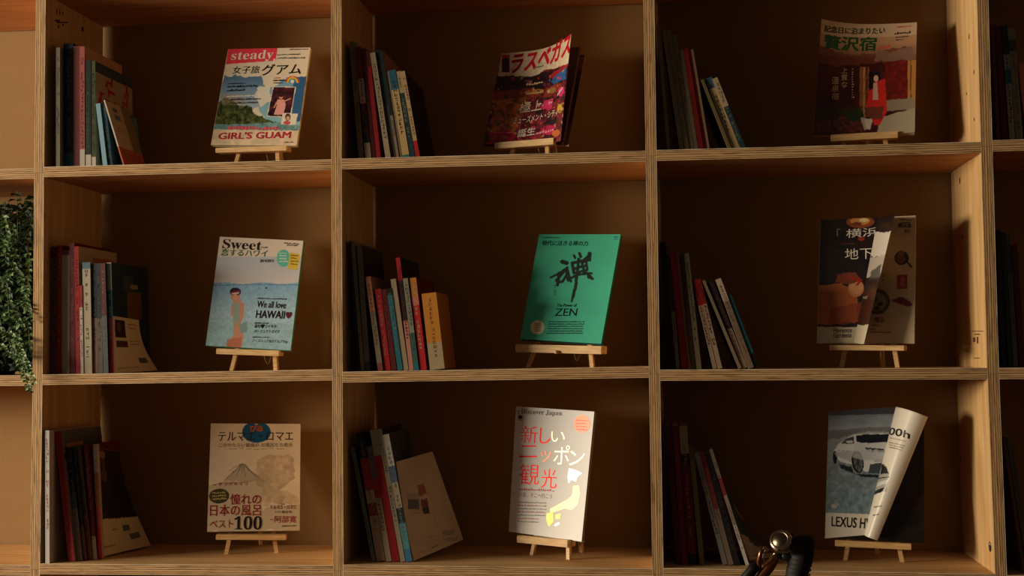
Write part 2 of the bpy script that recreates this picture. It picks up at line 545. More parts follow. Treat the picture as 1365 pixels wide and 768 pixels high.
class Art:
    """flat print in its own page coordinates X (right), Y (down)"""
    def __init__(s, X, Y, base):
        s.X, s.Y = X, Y
        s.C = np.ones(X.shape + (3,)) * np.array(base, float)
        s.text = []
    def put(s, mask, col, a=1.0):
        k = (mask.astype(float) * a)[..., None]
        s.C = s.C * (1 - k) + np.array(col, float) * k
    def inpoly(s, pts, wob=0, seed=0):
        X, Y = s.X, s.Y
        if wob:
            X = X + (fbm(s.X, s.Y, wob * 2.5, seed) - .5) * wob * 2; Y = Y + (fbm(s.X, s.Y, wob * 2.5, seed + 9) - .5) * wob * 2
        r = np.zeros(X.shape, bool)
        n = len(pts)
        for i in range(n):
            x0, y0 = pts[i]; x1, y1 = pts[(i + 1) % n]
            if y0 == y1: continue
            c = ((y0 > Y) != (y1 > Y)) & (X < (x1 - x0) * (Y - y0) / (y1 - y0) + x0)
            r ^= c
        return r
    def poly(s, pts, col, a=1.0, wob=0, seed=0): s.put(s.inpoly(pts, wob, seed), col, a)
    def rect(s, x0, y0, x1, y1, col, a=1.0, wob=0): s.poly([(x0, y0), (x1, y0), (x1, y1), (x0, y1)], col, a, wob)
    def ell(s, cx, cy, rx, ry, col, a=1.0, ang=0):
        dx, dy = s.X - cx, s.Y - cy
        c, n = math.cos(ang), math.sin(ang)
        s.put(((dx * c + dy * n) / rx) ** 2 + ((-dx * n + dy * c) / ry) ** 2 < 1, col, a)
    def ring(s, cx, cy, r0, r1, col, top=False, sy=1.0):
        r = np.hypot(s.X - cx, (s.Y - cy) / sy)
        k = (r > r0) & (r < r1)
        if top: k &= s.Y < cy
        s.put(k, col)
    def line(s, pts, w, col, a=1.0):
        for (x0, y0), (x1, y1) in zip(pts[:-1], pts[1:]):
            dx, dy = x1 - x0, y1 - y0; L = dx * dx + dy * dy + 1e-9
            t = np.clip(((s.X - x0) * dx + (s.Y - y0) * dy) / L, 0, 1)
            s.put(np.hypot(s.X - x0 - t * dx, s.Y - y0 - t * dy) < w / 2, col, a)
    def grad(s, mask, c0, c1, y0, y1):
        t = np.clip((s.Y - y0) / (y1 - y0), 0, 1)[..., None]
        g = np.array(c0, float) * (1 - t) + np.array(c1, float) * t
        s.C = np.where(mask[..., None], g, s.C)
    def speck(s, mask, amp, sc, seed=0, tint=(1, 1, 1)):
        n = (fbm(s.X, s.Y, sc, seed) - .5)[..., None] * 2 * amp * np.array(tint)
        s.C = np.where(mask[..., None], np.clip(s.C * (1 + n), 0, 255), s.C)
    def t(s, txt, a, b, h, col, bold=0.0, foil=False, lean=0.0):
        """real lettering from baseline start a to baseline end b, height h"""
        s.text.append((txt, a, b, h, col, bold, foil, lean))
    def fp(s, pts, col):
        """metal foil shape"""
        s.text.append((pts, None, None, 0, col, 0, True, 0))
    def greek(s, a, b, h, col, seed=0):
        """illegible small print as short dashes"""
        r = random.Random(seed + int(a[0] * 7 + a[1]))
        L = math.hypot(b[0] - a[0], b[1] - a[1]); x = 0
        dx, dy = (b[0] - a[0]) / L, (b[1] - a[1]) / L
        while x < L - h * .4:
            w = h * r.uniform(.45, .85)
            o = r.uniform(0, .25) * h
            s.text.append(('#', (a[0] + dx * x, a[1] + dy * x - o), (a[0] + dx * (x + w), a[1] + dy * (x + w) - o), h * r.uniform(.35, .7), col, 0, False, 0))
            if r.random() < .5:
                s.text.append(('#', (a[0] + dx * (x + w * .3), a[1] + dy * x), (a[0] + dx * (x + w * .5), a[1] + dy * x), h, col, 0, False, 0))
            x += w + h * .2

def refine(v, f, ax, up, maxlen):
    bm = bmesh.new()
    vs = [bm.verts.new((x * ax, y * up, 0)) for x, y in v]
    for q in f:
        try: bm.faces.new([vs[i] for i in q])
        except ValueError: pass
    bmesh.ops.triangulate(bm, faces=bm.faces[:])
    for _ in range(4):
        e = [e for e in bm.edges if e.calc_length() > maxlen]
        if not e: break
        bmesh.ops.subdivide_edges(bm, edges=e, cuts=1)
        bmesh.ops.triangulate(bm, faces=bm.faces[:])
    bm.verts.index_update()
    v2 = np.array([(p.co.x / ax, p.co.y / up) for p in bm.verts]); f2 = [tuple(p.index for p in q.verts) for q in bm.faces]
    bm.free()
    return v2, f2

class Sheet:
    """curved printed sheet P(s,t) with s to the right and t up"""
    def __init__(s, P, page, ns=150, nt=195, bent=False):
        s.bent = bent
        s.P, s.page = P, page      # page: 4 corners TL TR BL BR in page coordinates
        s.ns, s.nt = ns, nt
        S_, T_ = np.meshgrid(np.linspace(0, 1, ns + 1), np.linspace(0, 1, nt + 1))
        s.S, s.T = S_, T_
        s.H = homog([(0, 1), (1, 1), (0, 0), (1, 0)], page)
        s.Hi = np.linalg.inv(s.H)
        s.X, s.Y = happly(s.H, S_, T_)
    def art(s, base): return Art(s.X, s.Y, base)
    def build(s, art, name, mat, parent, inv, text_name='cover_lettering', mask=None, lift=.0005):
        V = s.P(s.S, s.T).reshape(-1, 3)
        Vl = V @ inv[:3, :3].T + inv[:3, 3]
        n0, n1 = s.ns + 1, s.nt + 1
        i = np.arange(s.ns * s.nt); a = (i // s.ns) * n0 + i % s.ns
        F = np.stack([a, a + 1, a + 1 + n0, a + n0], 1)
        me = bpy.data.meshes.new(name)
        me.from_pydata(Vl.tolist(), [], F.tolist())
        me.materials.append(mat)
        me.polygons.foreach_set('use_smooth', [True] * len(F))
        ca = me.color_attributes.new('Col', 'FLOAT_COLOR', 'POINT')
        col = np.ones((len(Vl), 4), np.float32); col[:, :3] = lin(np.clip(art.C, 0, 255)).reshape(-1, 3)
        ca.data.foreach_set('color', col.ravel())
        o = link(name, me, parent)
        plain, foil = MB(), MB()
        lay = 0
        for (txt, A, B, h, c, bold, fo, lean) in art.text:
            lay += 1
            if isinstance(txt, list):
                q = np.array(txt, float); A = q[0]; B = q[0] + np.array([1.0, 0]); h = 1.0
                v = np.stack([q[:, 0] - A[0], -(q[:, 1] - A[1])], 1); f = [tuple(range(len(q)))[::-1]]
                pxp = q
            elif txt == '#': v, f = np.array([(0, 0), (1, 0), (1, 1), (0, 1)], float), [(0, 1, 2, 3)]
            else: v, f, _ = glyphs(txt, bold)
            ax = np.array(B, float) - np.array(A, float)
            if s.bent and txt != '#' and not isinstance(txt, list): v, f = refine(v, f, max(np.hypot(*ax), 1), h, 14)
            up = np.array([0.0, -h])
            # text leans with the page's own vertical edge
            pv = np.array(s.page[0], float) - np.array(s.page[2], float); up = pv / abs(pv[1]) * h
            up = up + ax / max(np.hypot(*ax), 1e-6) * lean * h
            px = np.array(A, float) + v[:, :1] * ax + v[:, 1:] * up
            if isinstance(txt, list): px = pxp
            ss, tt = happly(s.Hi, px[:, 0], px[:, 1])
            if ss.max() < -.02 or ss.min() > 1.02: continue
            ss = np.clip(ss, 0, 1)
            e = 1e-3
            P0 = s.P(ss, tt); n = np.cross(s.P(ss + e, tt) - P0, s.P(ss, tt + e) - P0)
            n /= np.linalg.norm(n, axis=1, keepdims=True) + 1e-12
            P0 = P0 + n * (lift + (lay % 7) * 2e-5)
            Pl = P0 @ inv[:3, :3].T + inv[:3, 3]
            (foil if fo else plain).mesh(Pl.tolist(), f, lin(c))
        if plain.f: plain.build(text_name, mat, o, kind='stuff')
        if foil.f: foil.build('foil_lettering', FOIL, o, kind='stuff')
        return o

def bil(P4):
    TL, TR, BL, BR = [np.asarray(p, float) for p in P4]
    def f(s, t):
        s = np.asarray(s, float)[..., None]; t = np.asarray(t, float)[..., None]
        return (TL * (1 - s) + TR * s) * t + (BL * (1 - s) + BR * s) * (1 - t)
    return f

def page(ox, oy, sc, pts): return [(ox + x / sc, oy + y / sc) for x, y in pts]

# ------------------------------------------------------------------ magazines on easels
def mag_pose(x, z, y, yaw, lean, roll, w, h):
    yaw, lean, roll = map(math.radians, (yaw, lean, roll))
    e1 = np.array([math.cos(yaw), -math.sin(yaw), 0]); bk = np.array([math.sin(yaw), math.cos(yaw), 0])
    up = math.sin(lean) * bk + math.cos(lean) * np.array([0, 0, 1])
    a, b = math.cos(roll), math.sin(roll)
    e1, up = a * e1 + b * up, -b * e1 + a * up
    o = np.array([x, y, z])
    return [o - e1 * w / 2 + up * h, o + e1 * w / 2 + up * h, o - e1 * w / 2, o + e1 * w / 2], e1, up, np.cross(e1, up)

def magazine(name, label, px, pose, thick, crop, base, paint, bend=None, spine_col=(200, 190, 170), edge_mat=None, pages=True, group='magazines displayed on easels', inner=None, mat=None):
    """px: crop coordinates TL TR BL BR of the front cover; pose gives the depths"""
    ox, oy, sc = crop
    C3, e1, up, nrm = mag_pose(*pose)          # nrm points away from the reader? (cross e1 x up)
    n = nrm if nrm[1] < 0 else -nrm            # toward the room
    P4 = []
    for (cx, cy), c3 in zip(px, C3):
        u, v = ox + cx / sc, oy + cy / sc
        d = ray(u, v)
        # intersect the pixel ray with the magazine plane (through the bottom centre)
        o = (C3[2] + C3[3]) / 2
        k = ((o - CAM) @ n) / (d @ n)
        P4.append(CAM + d * k)
    root = empty(name, tuple((P4[2] + P4[3]) / 2), label=label, category='magazine', group=group)
    inv = np.eye(4); inv[:3, 3] = -(P4[2] + P4[3]) / 2
    base_f = bil(P4)
    bent = bend is not None
    bend = bend or (lambda s, t: 0 * s)
    def P(s, t):
        return base_f(s, t) + n * (bend(s, t))[..., None]
    sh = Sheet(P, [tuple(p) for p in px], bent=bent)
    ar = sh.art(base)
    paint(ar)
    sh.build(ar, 'front_cover', mat or GLOSS, root, inv)
    # page block behind the cover
    q = [p - inv[:3, 3] * 0 + inv[:3, 3] for p in P4]
    d0, d1 = -.0007, -thick
    m = MB()
    ins = .0012
    ctr = sum(q) / 4
    qi = [p + (ctr - p) * .006 for p in q]
    BL, BR, TL, TR = qi[2], qi[3], qi[0], qi[1]
    m.hexa([BL + n * d0, BR + n * d0, BL + n * (d1 + .0006), BR + n * (d1 + .0006), TL + n * d0, TR + n * d0, TL + n * (d1 + .0006), TR + n * (d1 + .0006)])
    m.build('page_block', edge_mat or PAGES, root)
    m = MB()
    BL, BR, TL, TR = q[2], q[3], q[0], q[1]
    c = lin(spine_col)
    m.hexa([BL + n * d1, BR + n * d1, BL + n * (d1 - .0005), BR + n * (d1 - .0005), TL + n * d1, TR + n * d1, TL + n * (d1 - .0005), TR + n * (d1 - .0005)], col=c)
    sx = -e1 * .0006
    m.hexa([BL + sx, BL, BL + n * (d1 - .0005) + sx, BL + n * (d1 - .0005), TL + sx, TL, TL + n * (d1 - .0005) + sx, TL + n * (d1 - .0005)], col=c)
    m.build('back_cover', PRINT, root)
    return root, P4, n, e1, up, inv

def easel(label, P4, n, ledge_px, foot_px, shelf_z_, y_off=0.0, thick_gap=.002, group='small wooden easels'):
    """small pine table easel whose ledge carries the magazine bottom P4[2]-P4[3]"""
    BL, BR, TL, TR = P4[2], P4[3], P4[0], P4[1]
    o = (BL + BR) / 2
    ex = BR - BL; ex[2] = 0; ex /= np.linalg.norm(ex)
    fw = np.array([ex[1], -ex[0], 0])            # towards the room
    if fw[1] > 0: fw = -fw
    # ledge centre: solve the ray of the ledge's middle pixel with the vertical plane just in front of the page
    def on_plane(u, v, off):
        d = ray(u, v); p0 = o + fw * off
        k = ((p0 - CAM) @ fw) / (d @ fw)
        return CAM + d * k
    a = on_plane(ledge_px[0], ledge_px[1], .010); b = on_plane(ledge_px[2], ledge_px[3], .010)
    hgt = ledge_px[4] * 0.00167
    c = (a + b) / 2
    ln = np.linalg.norm((b - a)[:2])
    tilt = math.atan2(b[2] - a[2], np.linalg.norm((b - a)[:2]))
    yaw = math.atan2(ex[1], ex[0])
    root = empty('tabletop_easel', (c[0], c[1], shelf_z_), (0, 0, yaw), label=label, category='easel', group=group)
    zc = c[2] - shelf_z_
    top = TL[2] - shelf_z_ - .03
    lean = math.atan2(np.linalg.norm(((TL + TR) / 2 - o)[:2]), ((TL + TR) / 2 - o)[2])
    # local axes: x along ledge, y away from the room, z up
    m = MB()
    zb = min(BL[2], BR[2]) - shelf_z_ - .0006          # the page stands on this height
    for (y0, y1_, zt) in ((-.004, .0085, zc), (.0085, .0245 + thick_gap, min(zb, zc))):
        lo = zc - hgt
        bm = bmesh.new(); bmesh.ops.create_cube(bm, size=1)
        for v in bm.verts:
            v.co = Vector((v.co.x * ln, y0 + (v.co.y + .5) * (y1_ - y0), (lo + (v.co.z + .5) * (max(zt, lo + .003) - lo)) - zc))
        bmesh.ops.bevel(bm, geom=bm.edges[:], offset=.001, segments=2, affect='EDGES')
        m.frombm(bm, mat=Matrix.Translation((0, 0, zc)) @ Matrix.Rotation(-tilt, 4, 'Y'))
    m.build('ledge', PINE, root)
    # lip behind which the page sits
    yb = .030          # legs plane
    def leg(x0, x1, name='front_leg', wd=.0095, dp=.008, ya=None, yz=None, z1=None):
        """board from the foot (x0) to the top (x1)"""
        y0 = .004 if ya is None else ya
        zt = top if z1 is None else z1
        y1 = y0 + math.tan(lean) * zt if yz is None else yz
        P = []
        for k in range(8):
            z = zt if k >> 2 else 0.0
            x = (x1 if k >> 2 else x0) + (wd / 2 if k & 1 else -wd / 2)
            y = (y1 if k >> 2 else y0) + (dp if (k >> 1) & 1 else 0)
            P.append((x, y, z))
        q = MB(); q.hexa(P); return q.build(name, PINE, root)
    pa = on_plane(foot_px[0], foot_px[2], 0); pb = on_plane(foot_px[1], foot_px[3], 0)
    M2 = np.array([math.cos(yaw), math.sin(yaw)])
    xa = (pa - c)[:2] @ M2; xb = (pb - c)[:2] @ M2
    xm = (xa + xb) / 2
    yfoot = 0.0265 - math.tan(lean) * zc    # legs pass just behind the page bottom
    yfoot = max(yfoot, .003)
    y1 = .0265 + math.tan(lean) * (top - zc) + .003
    leg(xa, xm - .008, ya=yfoot, yz=y1)
    leg(xb, xm + .008, ya=yfoot, yz=y1)
    leg(xm + .012, xm, 'rear_leg', ya=min(y1 + .045, .3), yz=y1 + .010, z1=top - .01)
    q = MB(); q.bbox((xm - .02, y1 - .001, top - .02), (xm + .02, y1 + .012, top - .005)); q.build('crossbar', PINE, root)
    q = MB(); pts = []
    for i in range(9):
        f = i / 8
        pts.append((xm + (xb - xm) * .35 * (1 - f) + .01 * f, yfoot + .02 + (.07) * f, .035 - .02 * math.sin(math.pi * f) + .0 * f))
    q.tube(pts, .0007, 5); q.build('cord', CORD, root)
    return root

def on_mag_plane(P4, n, u, v, off):
    o = (P4[2] + P4[3]) / 2 + n * off
    d = ray(u, v)
    return CAM + d * (((o - CAM) @ n) / (d @ n))

ALL = []
# --- 1 pink and beach travel magazine, top left compartment
CR = (270, 50, 4.519)
def paint(a):
    X, Y = a.X, a.Y
    k = a.inpoly([(128, 235), (352, 238), (372, 300), (330, 330), (340, 400), (300, 430), (95, 470), (95, 330)], 26, 3)
    a.grad(k, (84, 122, 160), (190, 200, 200), 240, 470)
    k = a.inpoly([(355, 300), (440, 290), (500, 240), (628, 232), (588, 560), (420, 540), (330, 420)], 10, 5)
    a.grad(k, (120, 165, 195), (150, 200, 205), 240, 560)
    a.poly([(552, 236), (628, 232), (592, 500), (520, 520), (540, 380)], (44, 92, 140), .9, 8, 2)
    a.poly([(330, 300), (400, 280), (420, 380), (350, 420), (310, 370)], (236, 226, 204), .9, 22, 8)
    k = a.inpoly([(88, 390), (150, 362), (210, 400), (290, 420), (330, 460), (440, 512), (380, 530), (70, 530)], 18, 1)
    a.put(k, (70, 78, 40)); a.speck(k, .9, 16, 4)
    a.poly([(100, 340), (230, 330), (260, 400), (120, 400)], (170, 140, 120), .5, 24, 6)
    k = a.inpoly([(60, 525), (450, 510), (585, 525), (565, 570), (60, 560)], 8, 2)
    a.put(k, (110, 150, 150)); a.speck(k, .35, 20, 2)
    k = a.inpoly([(50, 552), (590, 560), (575, 660), (40, 660)], 5)
    a.put(k, (232, 206, 170)); a.speck(k, .12, 30, 7)
    a.poly([(152, 66), (452, 60), (440, 138), (142, 160)], (232, 62, 84))
    a.poly([(423, 292), (563, 295), (531, 480), (386, 474)], (238, 226, 206))
    k = a.inpoly([(427, 296), (558, 299), (527, 476), (391, 470)])
    a.put(k, (70, 30, 38)); a.speck(k, .9, 22, 3)
    a.poly([(450, 372), (492, 372), (500, 400), (488, 462), (428, 462), (446, 410)], (240, 168, 160))
    a.ell(472, 352, 13, 17, (222, 160, 130)); a.ell(472, 343, 17, 14, (60, 30, 25)); a.line([(486, 384), (528, 366)], 7, (222, 160, 130))
    a.line([(448, 384), (430, 420)], 7, (222, 160, 130)); a.line([(455, 462), (452, 478)], 6, (222, 160, 130))
    a.poly([(482, 452), (574, 458), (560, 526), (470, 522)], (240, 228, 206)); a.ell(514, 478, 17, 22, (90, 50, 40)); a.ell(514, 484, 10, 13, (228, 178, 150)); a.ell(508, 512, 22, 12, (206, 90, 90))
    for i, c in enumerate([(226, 70, 60), (240, 150, 50), (236, 210, 70), (80, 160, 90), (50, 110, 180)]):
        a.ring(541, 270, 36 - i * 5.5, 41 - i * 5.5, c, True)
    a.ell(541, 262, 12, 10, (240, 236, 226))
    a.t('𝐬𝐭𝐞𝐚𝐝𝐲', (168, 150), (420, 140), 66, (244, 226, 208)); a.ell(431, 132, 6, 6, (244, 226, 208))
    a.t('女子旅', (178, 218), (340, 214), 46, (50, 36, 30), .004)
    a.t('グアム', (350, 228), (590, 220), 66, (40, 28, 24), .015)
    a.t("GIRL'S GUAM", (92, 614), (528, 606), 42, (240, 78, 98), .035)
    a.greek((152, 556), (470, 558), 24, (236, 92, 110)); a.greek((155, 540), (330, 540), 8, (236, 92, 110))
    a.greek((448, 108), (590, 104), 9, (60, 50, 44)); a.greek((448, 128), (620, 126), 11, (60, 50, 44)); a.greek((522, 76), (640, 74), 9, (60, 50, 44))
    a.greek((155, 280), (260, 278), 10, (30, 30, 40)); a.greek((148, 302), (330, 296), 17, (24, 26, 40)); a.greek((145, 324), (255, 320), 15, (24, 26, 40))
    a.greek((430, 246), (470, 246), 9, (226, 60, 80)); a.greek((425, 262), (500, 262), 12, (40, 30, 30)); a.greek((425, 276), (485, 276), 9, (40, 30, 30))
    a.greek((145, 358), (310, 352), 10, (250, 244, 230)); a.greek((160, 378), (355, 372), 13, (60, 50, 44)); a.greek((160, 398), (330, 394), 11, (60, 50, 44))
    a.greek((492, 636), (548, 634), 9, (50, 60, 50))
r = magazine('magazine', 'beach cover magazine with pink title band, on an easel, top left compartment',
             [(155, 70), (650, 60), (51, 648), (566, 652)], (.4874, 1.78, .111, 4, 17, -1.8, .2158, .2739), .009, CR, (232, 220, 194), paint, spine_col=(225, 205, 150))
ALL.append((r, 'small pine easel under the beach cover magazine in the top left compartment', (288, 197.5, 383, 194.5, 7), (311, 370, 216, 214.5), 0, 1))

# --- 2 red and gold magazine with curled cover, top middle compartment
CR = (630, 40, 4.265)
def paint(a):
    X, Y = a.X, a.Y
    k = np.ones(X.shape, bool)
    a.speck(k, .9, 40, 3); a.speck(k, .8, 14, 13)
    a.poly([(130, 260), (590, 240), (560, 330), (120, 345)], (26, 18, 30), .85, 18, 4)
    a.poly([(440, 300), (575, 245), (560, 320), (480, 330)], (40, 110, 170), .9, 10, 6)
    a.poly([(440, 275), (590, 220), (585, 250), (450, 300)], (190, 40, 40), .8, 10, 7)
    a.poly([(120, 350), (540, 330), (520, 400), (110, 420)], (150, 60, 30), .7, 24, 5)
    k = a.inpoly([(120, 400), (300, 380), (280, 560), (100, 590)], 16, 2); a.put(k, (196, 110, 40), .75); a.speck(k, .6, 18, 5)
    k = a.inpoly([(280, 400), (540, 380), (520, 620), (240, 620)], 22, 8); a.put(k, (96, 26, 34), .8); a.speck(k, .9, 20, 8)
    for cx, cy, rx, ry, c in [(430, 445, 36, 26, (220, 50, 110)), (525, 380, 22, 26, (240, 60, 120)), (180, 600, 60, 34, (190, 20, 60)), (440, 580, 50, 26, (214, 30, 90)),
                              (515, 470, 18, 24, (226, 190, 50)), (485, 600, 26, 20, (220, 120, 40)), (130, 500, 16, 40, (150, 90, 30)), (350, 355, 60, 14, (200, 130, 60)),
                              (460, 360, 30, 16, (160, 120, 70)), (390, 470, 30, 20, (30, 20, 24)), (450, 530, 40, 20, (30, 18, 24))]:
        a.ell(cx, cy, rx, ry, c, .85)
    rv = random.Random(8)
    for _ in range(170):
        cx, cy = rv.uniform(80, 560), rv.uniform(270, 640)
        a.ell(cx, cy, rv.uniform(3, 11), rv.uniform(3, 12), rv.choice([(214, 150, 60), (190, 30, 50), (226, 60, 110), (240, 200, 150), (60, 20, 30), (20, 14, 24), (150, 60, 30), (236, 120, 60)]), rv.uniform(.4, .9), rv.uniform(0, 3))
    k = a.inpoly([(160, 130), (610, 60), (598, 240), (420, 240), (330, 262), (142, 262)], 10, 3)
    a.put(k, (222, 200, 166)); a.speck(k, .12, 20)
    a.rect(166, 140, 208, 240, (44, 34, 34)); a.rect(168, 140, 206, 160, (196, 24, 44))
    a.t('ラスベガス', (206, 250), (596, 190), 118, (206, 16, 46), .05)
    a.ell(382, 205, 22, 20, (206, 190, 160)); a.line([(360, 214), (404, 210)], 5, (60, 70, 60))
    a.t('極上', (256, 474), (392, 462), 62, (240, 216, 190), .01); a.t('園', (400, 462), (462, 456), 48, (230, 60, 110), .03)
    a.t('アミューズメント・シティ', (200, 540), (500, 506), 40, (244, 224, 200), .02); a.t('誕生', (248, 612), (350, 600), 46, (240, 226, 206), .02)
    a.greek((300, 318), (400, 312), 16, (240, 200, 150)); a.greek((300, 368), (410, 362), 10, (230, 190, 150)); a.greek((120, 590), (230, 590), 16, (250, 90, 120)); a.greek((360, 600), (470, 590), 18, (250, 140, 160))
    a.greek((440, 440), (470, 430), 22, (250, 160, 190)); a.greek((500, 400), (540, 370), 20, (250, 200, 220))
bend = lambda s, t: .055 * np.clip((s - .35) / .65, 0, 1) ** 2 * (0.25 + .75 * t)
r = magazine('magazine', 'red magazine with curled up front cover, on an easel, top middle compartment',
             [(165, 135), (610, 92), (60, 650), (512, 648)], (1.1348, 1.7646, .122, 18.3, 18.2, -2.1, .2006, .2544), .011, CR, (110, 30, 34), paint, bend=bend, spine_col=(150, 30, 40), edge_mat=mat_plain('brown_page', (70, 44, 34), .7))
# the page under the curled cover
root, P4, n, e1, up, inv = r
Pb = bil([on_mag_plane(P4, n, 630 + x / 4.265, 40 + y / 4.265, -.012) for x, y in [(300, 150), (645, 140), (200, 655), (545, 662)]])
sh = Sheet(Pb, [(300, 150), (645, 140), (200, 655), (545, 662)], 40, 50)
a = sh.art((44, 22, 18)); a.speck(np.ones(a.X.shape, bool), .7, 60, 2); a.poly([(580, 150), (640, 145), (620, 230), (570, 230)], (130, 70, 40), .7, 12); a.rect(520, 530, 560, 662, (120, 96, 76), .8)
a.line([(645, 140), (545, 662)], 7, (200, 150, 120))
sh.build(a, 'inner_page', PRINT, root, inv)
ALL.append((r, 'small pine easel under the curled red magazine in the top middle compartment', (660, 190.5, 739, 184, 9), (677, 729, 206, 205), 0, 2))

# --- 3 hot spring inn magazine, top right compartment
CR = (1070, 10, 3.84)
def paint(a):
    X, Y = a.X, a.Y
    a.grad(Y > 150, (196, 150, 110), (110, 60, 36), 180, 300)
    a.put(Y > 250, (70, 22, 14)); k = (Y > 250); a.speck(k, .4, 60, 3)
    a.poly([(60, 210), (300, 240), (560, 200), (585, 270), (340, 285), (70, 300)], (120, 62, 44), .8, 18, 1)
    a.poly([(380, 230), (590, 200), (585, 280), (380, 270)], (150, 120, 104), .7, 18, 4)
    a.rect(296, 300, 345, 560, (150, 90, 50)); a.rect(316, 300, 322, 560, (206, 150, 90)); a.rect(330, 300, 336, 560, (60, 24, 14))
    a.rect(425, 275, 540, 470, (112, 26, 16)); k = a.inpoly([(425, 275), (540, 275), (540, 470), (425, 470)]); a.speck(k, .35, 14, 5)
    a.rect(538, 275, 582, 560, (190, 128, 64)); a.rect(550, 275, 556, 560, (110, 60, 30)); a.rect(430, 470, 570, 530, (150, 132, 108), 1, 6)
    a.poly([(30, 520), (300, 500), (330, 660), (20, 680)], (64, 50, 34), .9, 16, 3)
    k = a.inpoly([(40, 580), (300, 560), (330, 640), (30, 660)], 16, 6); a.put(k, (110, 40, 28), .6); a.speck(k, .8, 14)
    a.poly([(400, 560), (585, 520), (580, 670), (380, 660)], (176, 160, 132), 1, 8)
    a.ell(270, 550, 50, 30, (40, 54, 30), .9); a.poly([(320, 570), (365, 565), (350, 625), (330, 620)], (212, 200, 180))
    a.poly([(345, 395), (425, 360), (436, 530), (400, 600), (370, 600), (330, 500)], (222, 44, 40)); a.poly([(368, 380), (386, 380), (392, 470), (362, 470)], (220, 176, 150))
    a.poly([(340, 330), (372, 320), (366, 410), (345, 420)], (22, 14, 16), 1, 5); a.ell(384, 350, 20, 26, (26, 16, 18)); a.ell(380, 360, 12, 17, (232, 188, 160))
    a.poly([(320, 510), (420, 500), (410, 575), (330, 560)], (110, 60, 40), .9, 8); a.poly([(300, 560), (330, 560), (345, 620), (322, 628)], (216, 200, 180), .8, 4)
    a.t('記念日に泊まりたい', (110, 140), (424, 135), 34, (44, 84, 40), .03)
    a.t('贅沢宿', (106, 222), (380, 220), 72, (30, 92, 44), .035)
    a.greek((386, 214), (458, 208), 20, (226, 90, 84)); a.greek((486, 108), (556, 108), 7, (210, 60, 50)); a.greek((472, 142), (556, 142), 15, (60, 40, 34)); a.greek((478, 158), (545, 158), 7, (80, 60, 50)); a.greek((480, 172), (520, 172), 7, (80, 60, 50))
    for i, c in enumerate('上質な'): a.t(c, (200, 335 + i * 36), (232, 333 + i * 36), 30, (236, 200, 150), .01)
    for i, c in enumerate('温泉宿'): a.t(c, (150, 392 + i * 40), (188, 390 + i * 40), 36, (236, 196, 146), .01)
    for i in range(12): a.greek((256, 316 + i * 13), (266, 315 + i * 13), 9, (220, 180, 130))
bend = lambda s, t: .022 * np.clip((.45 - s) / .45, 0, 1) ** 2 * t + .012 * np.clip((s - .45) / .55, 0, 1) ** 2
r = magazine('magazine', 'inn magazine with green title and woman in red, on an easel, top right compartment',
             [(97, 82), (583, 88), (54, 655), (572, 650)], (1.9188, 1.7642, .133, 6.3, 14.6, -3.9, .2194, .2848), .007, CR, (214, 184, 150), paint, bend=bend)
ALL.append((r, 'small pine easel under the hot spring inn magazine in the top right compartment', (1107, 180, 1197, 175, 9), (1122, 1183, 193, 191), 0, 3))

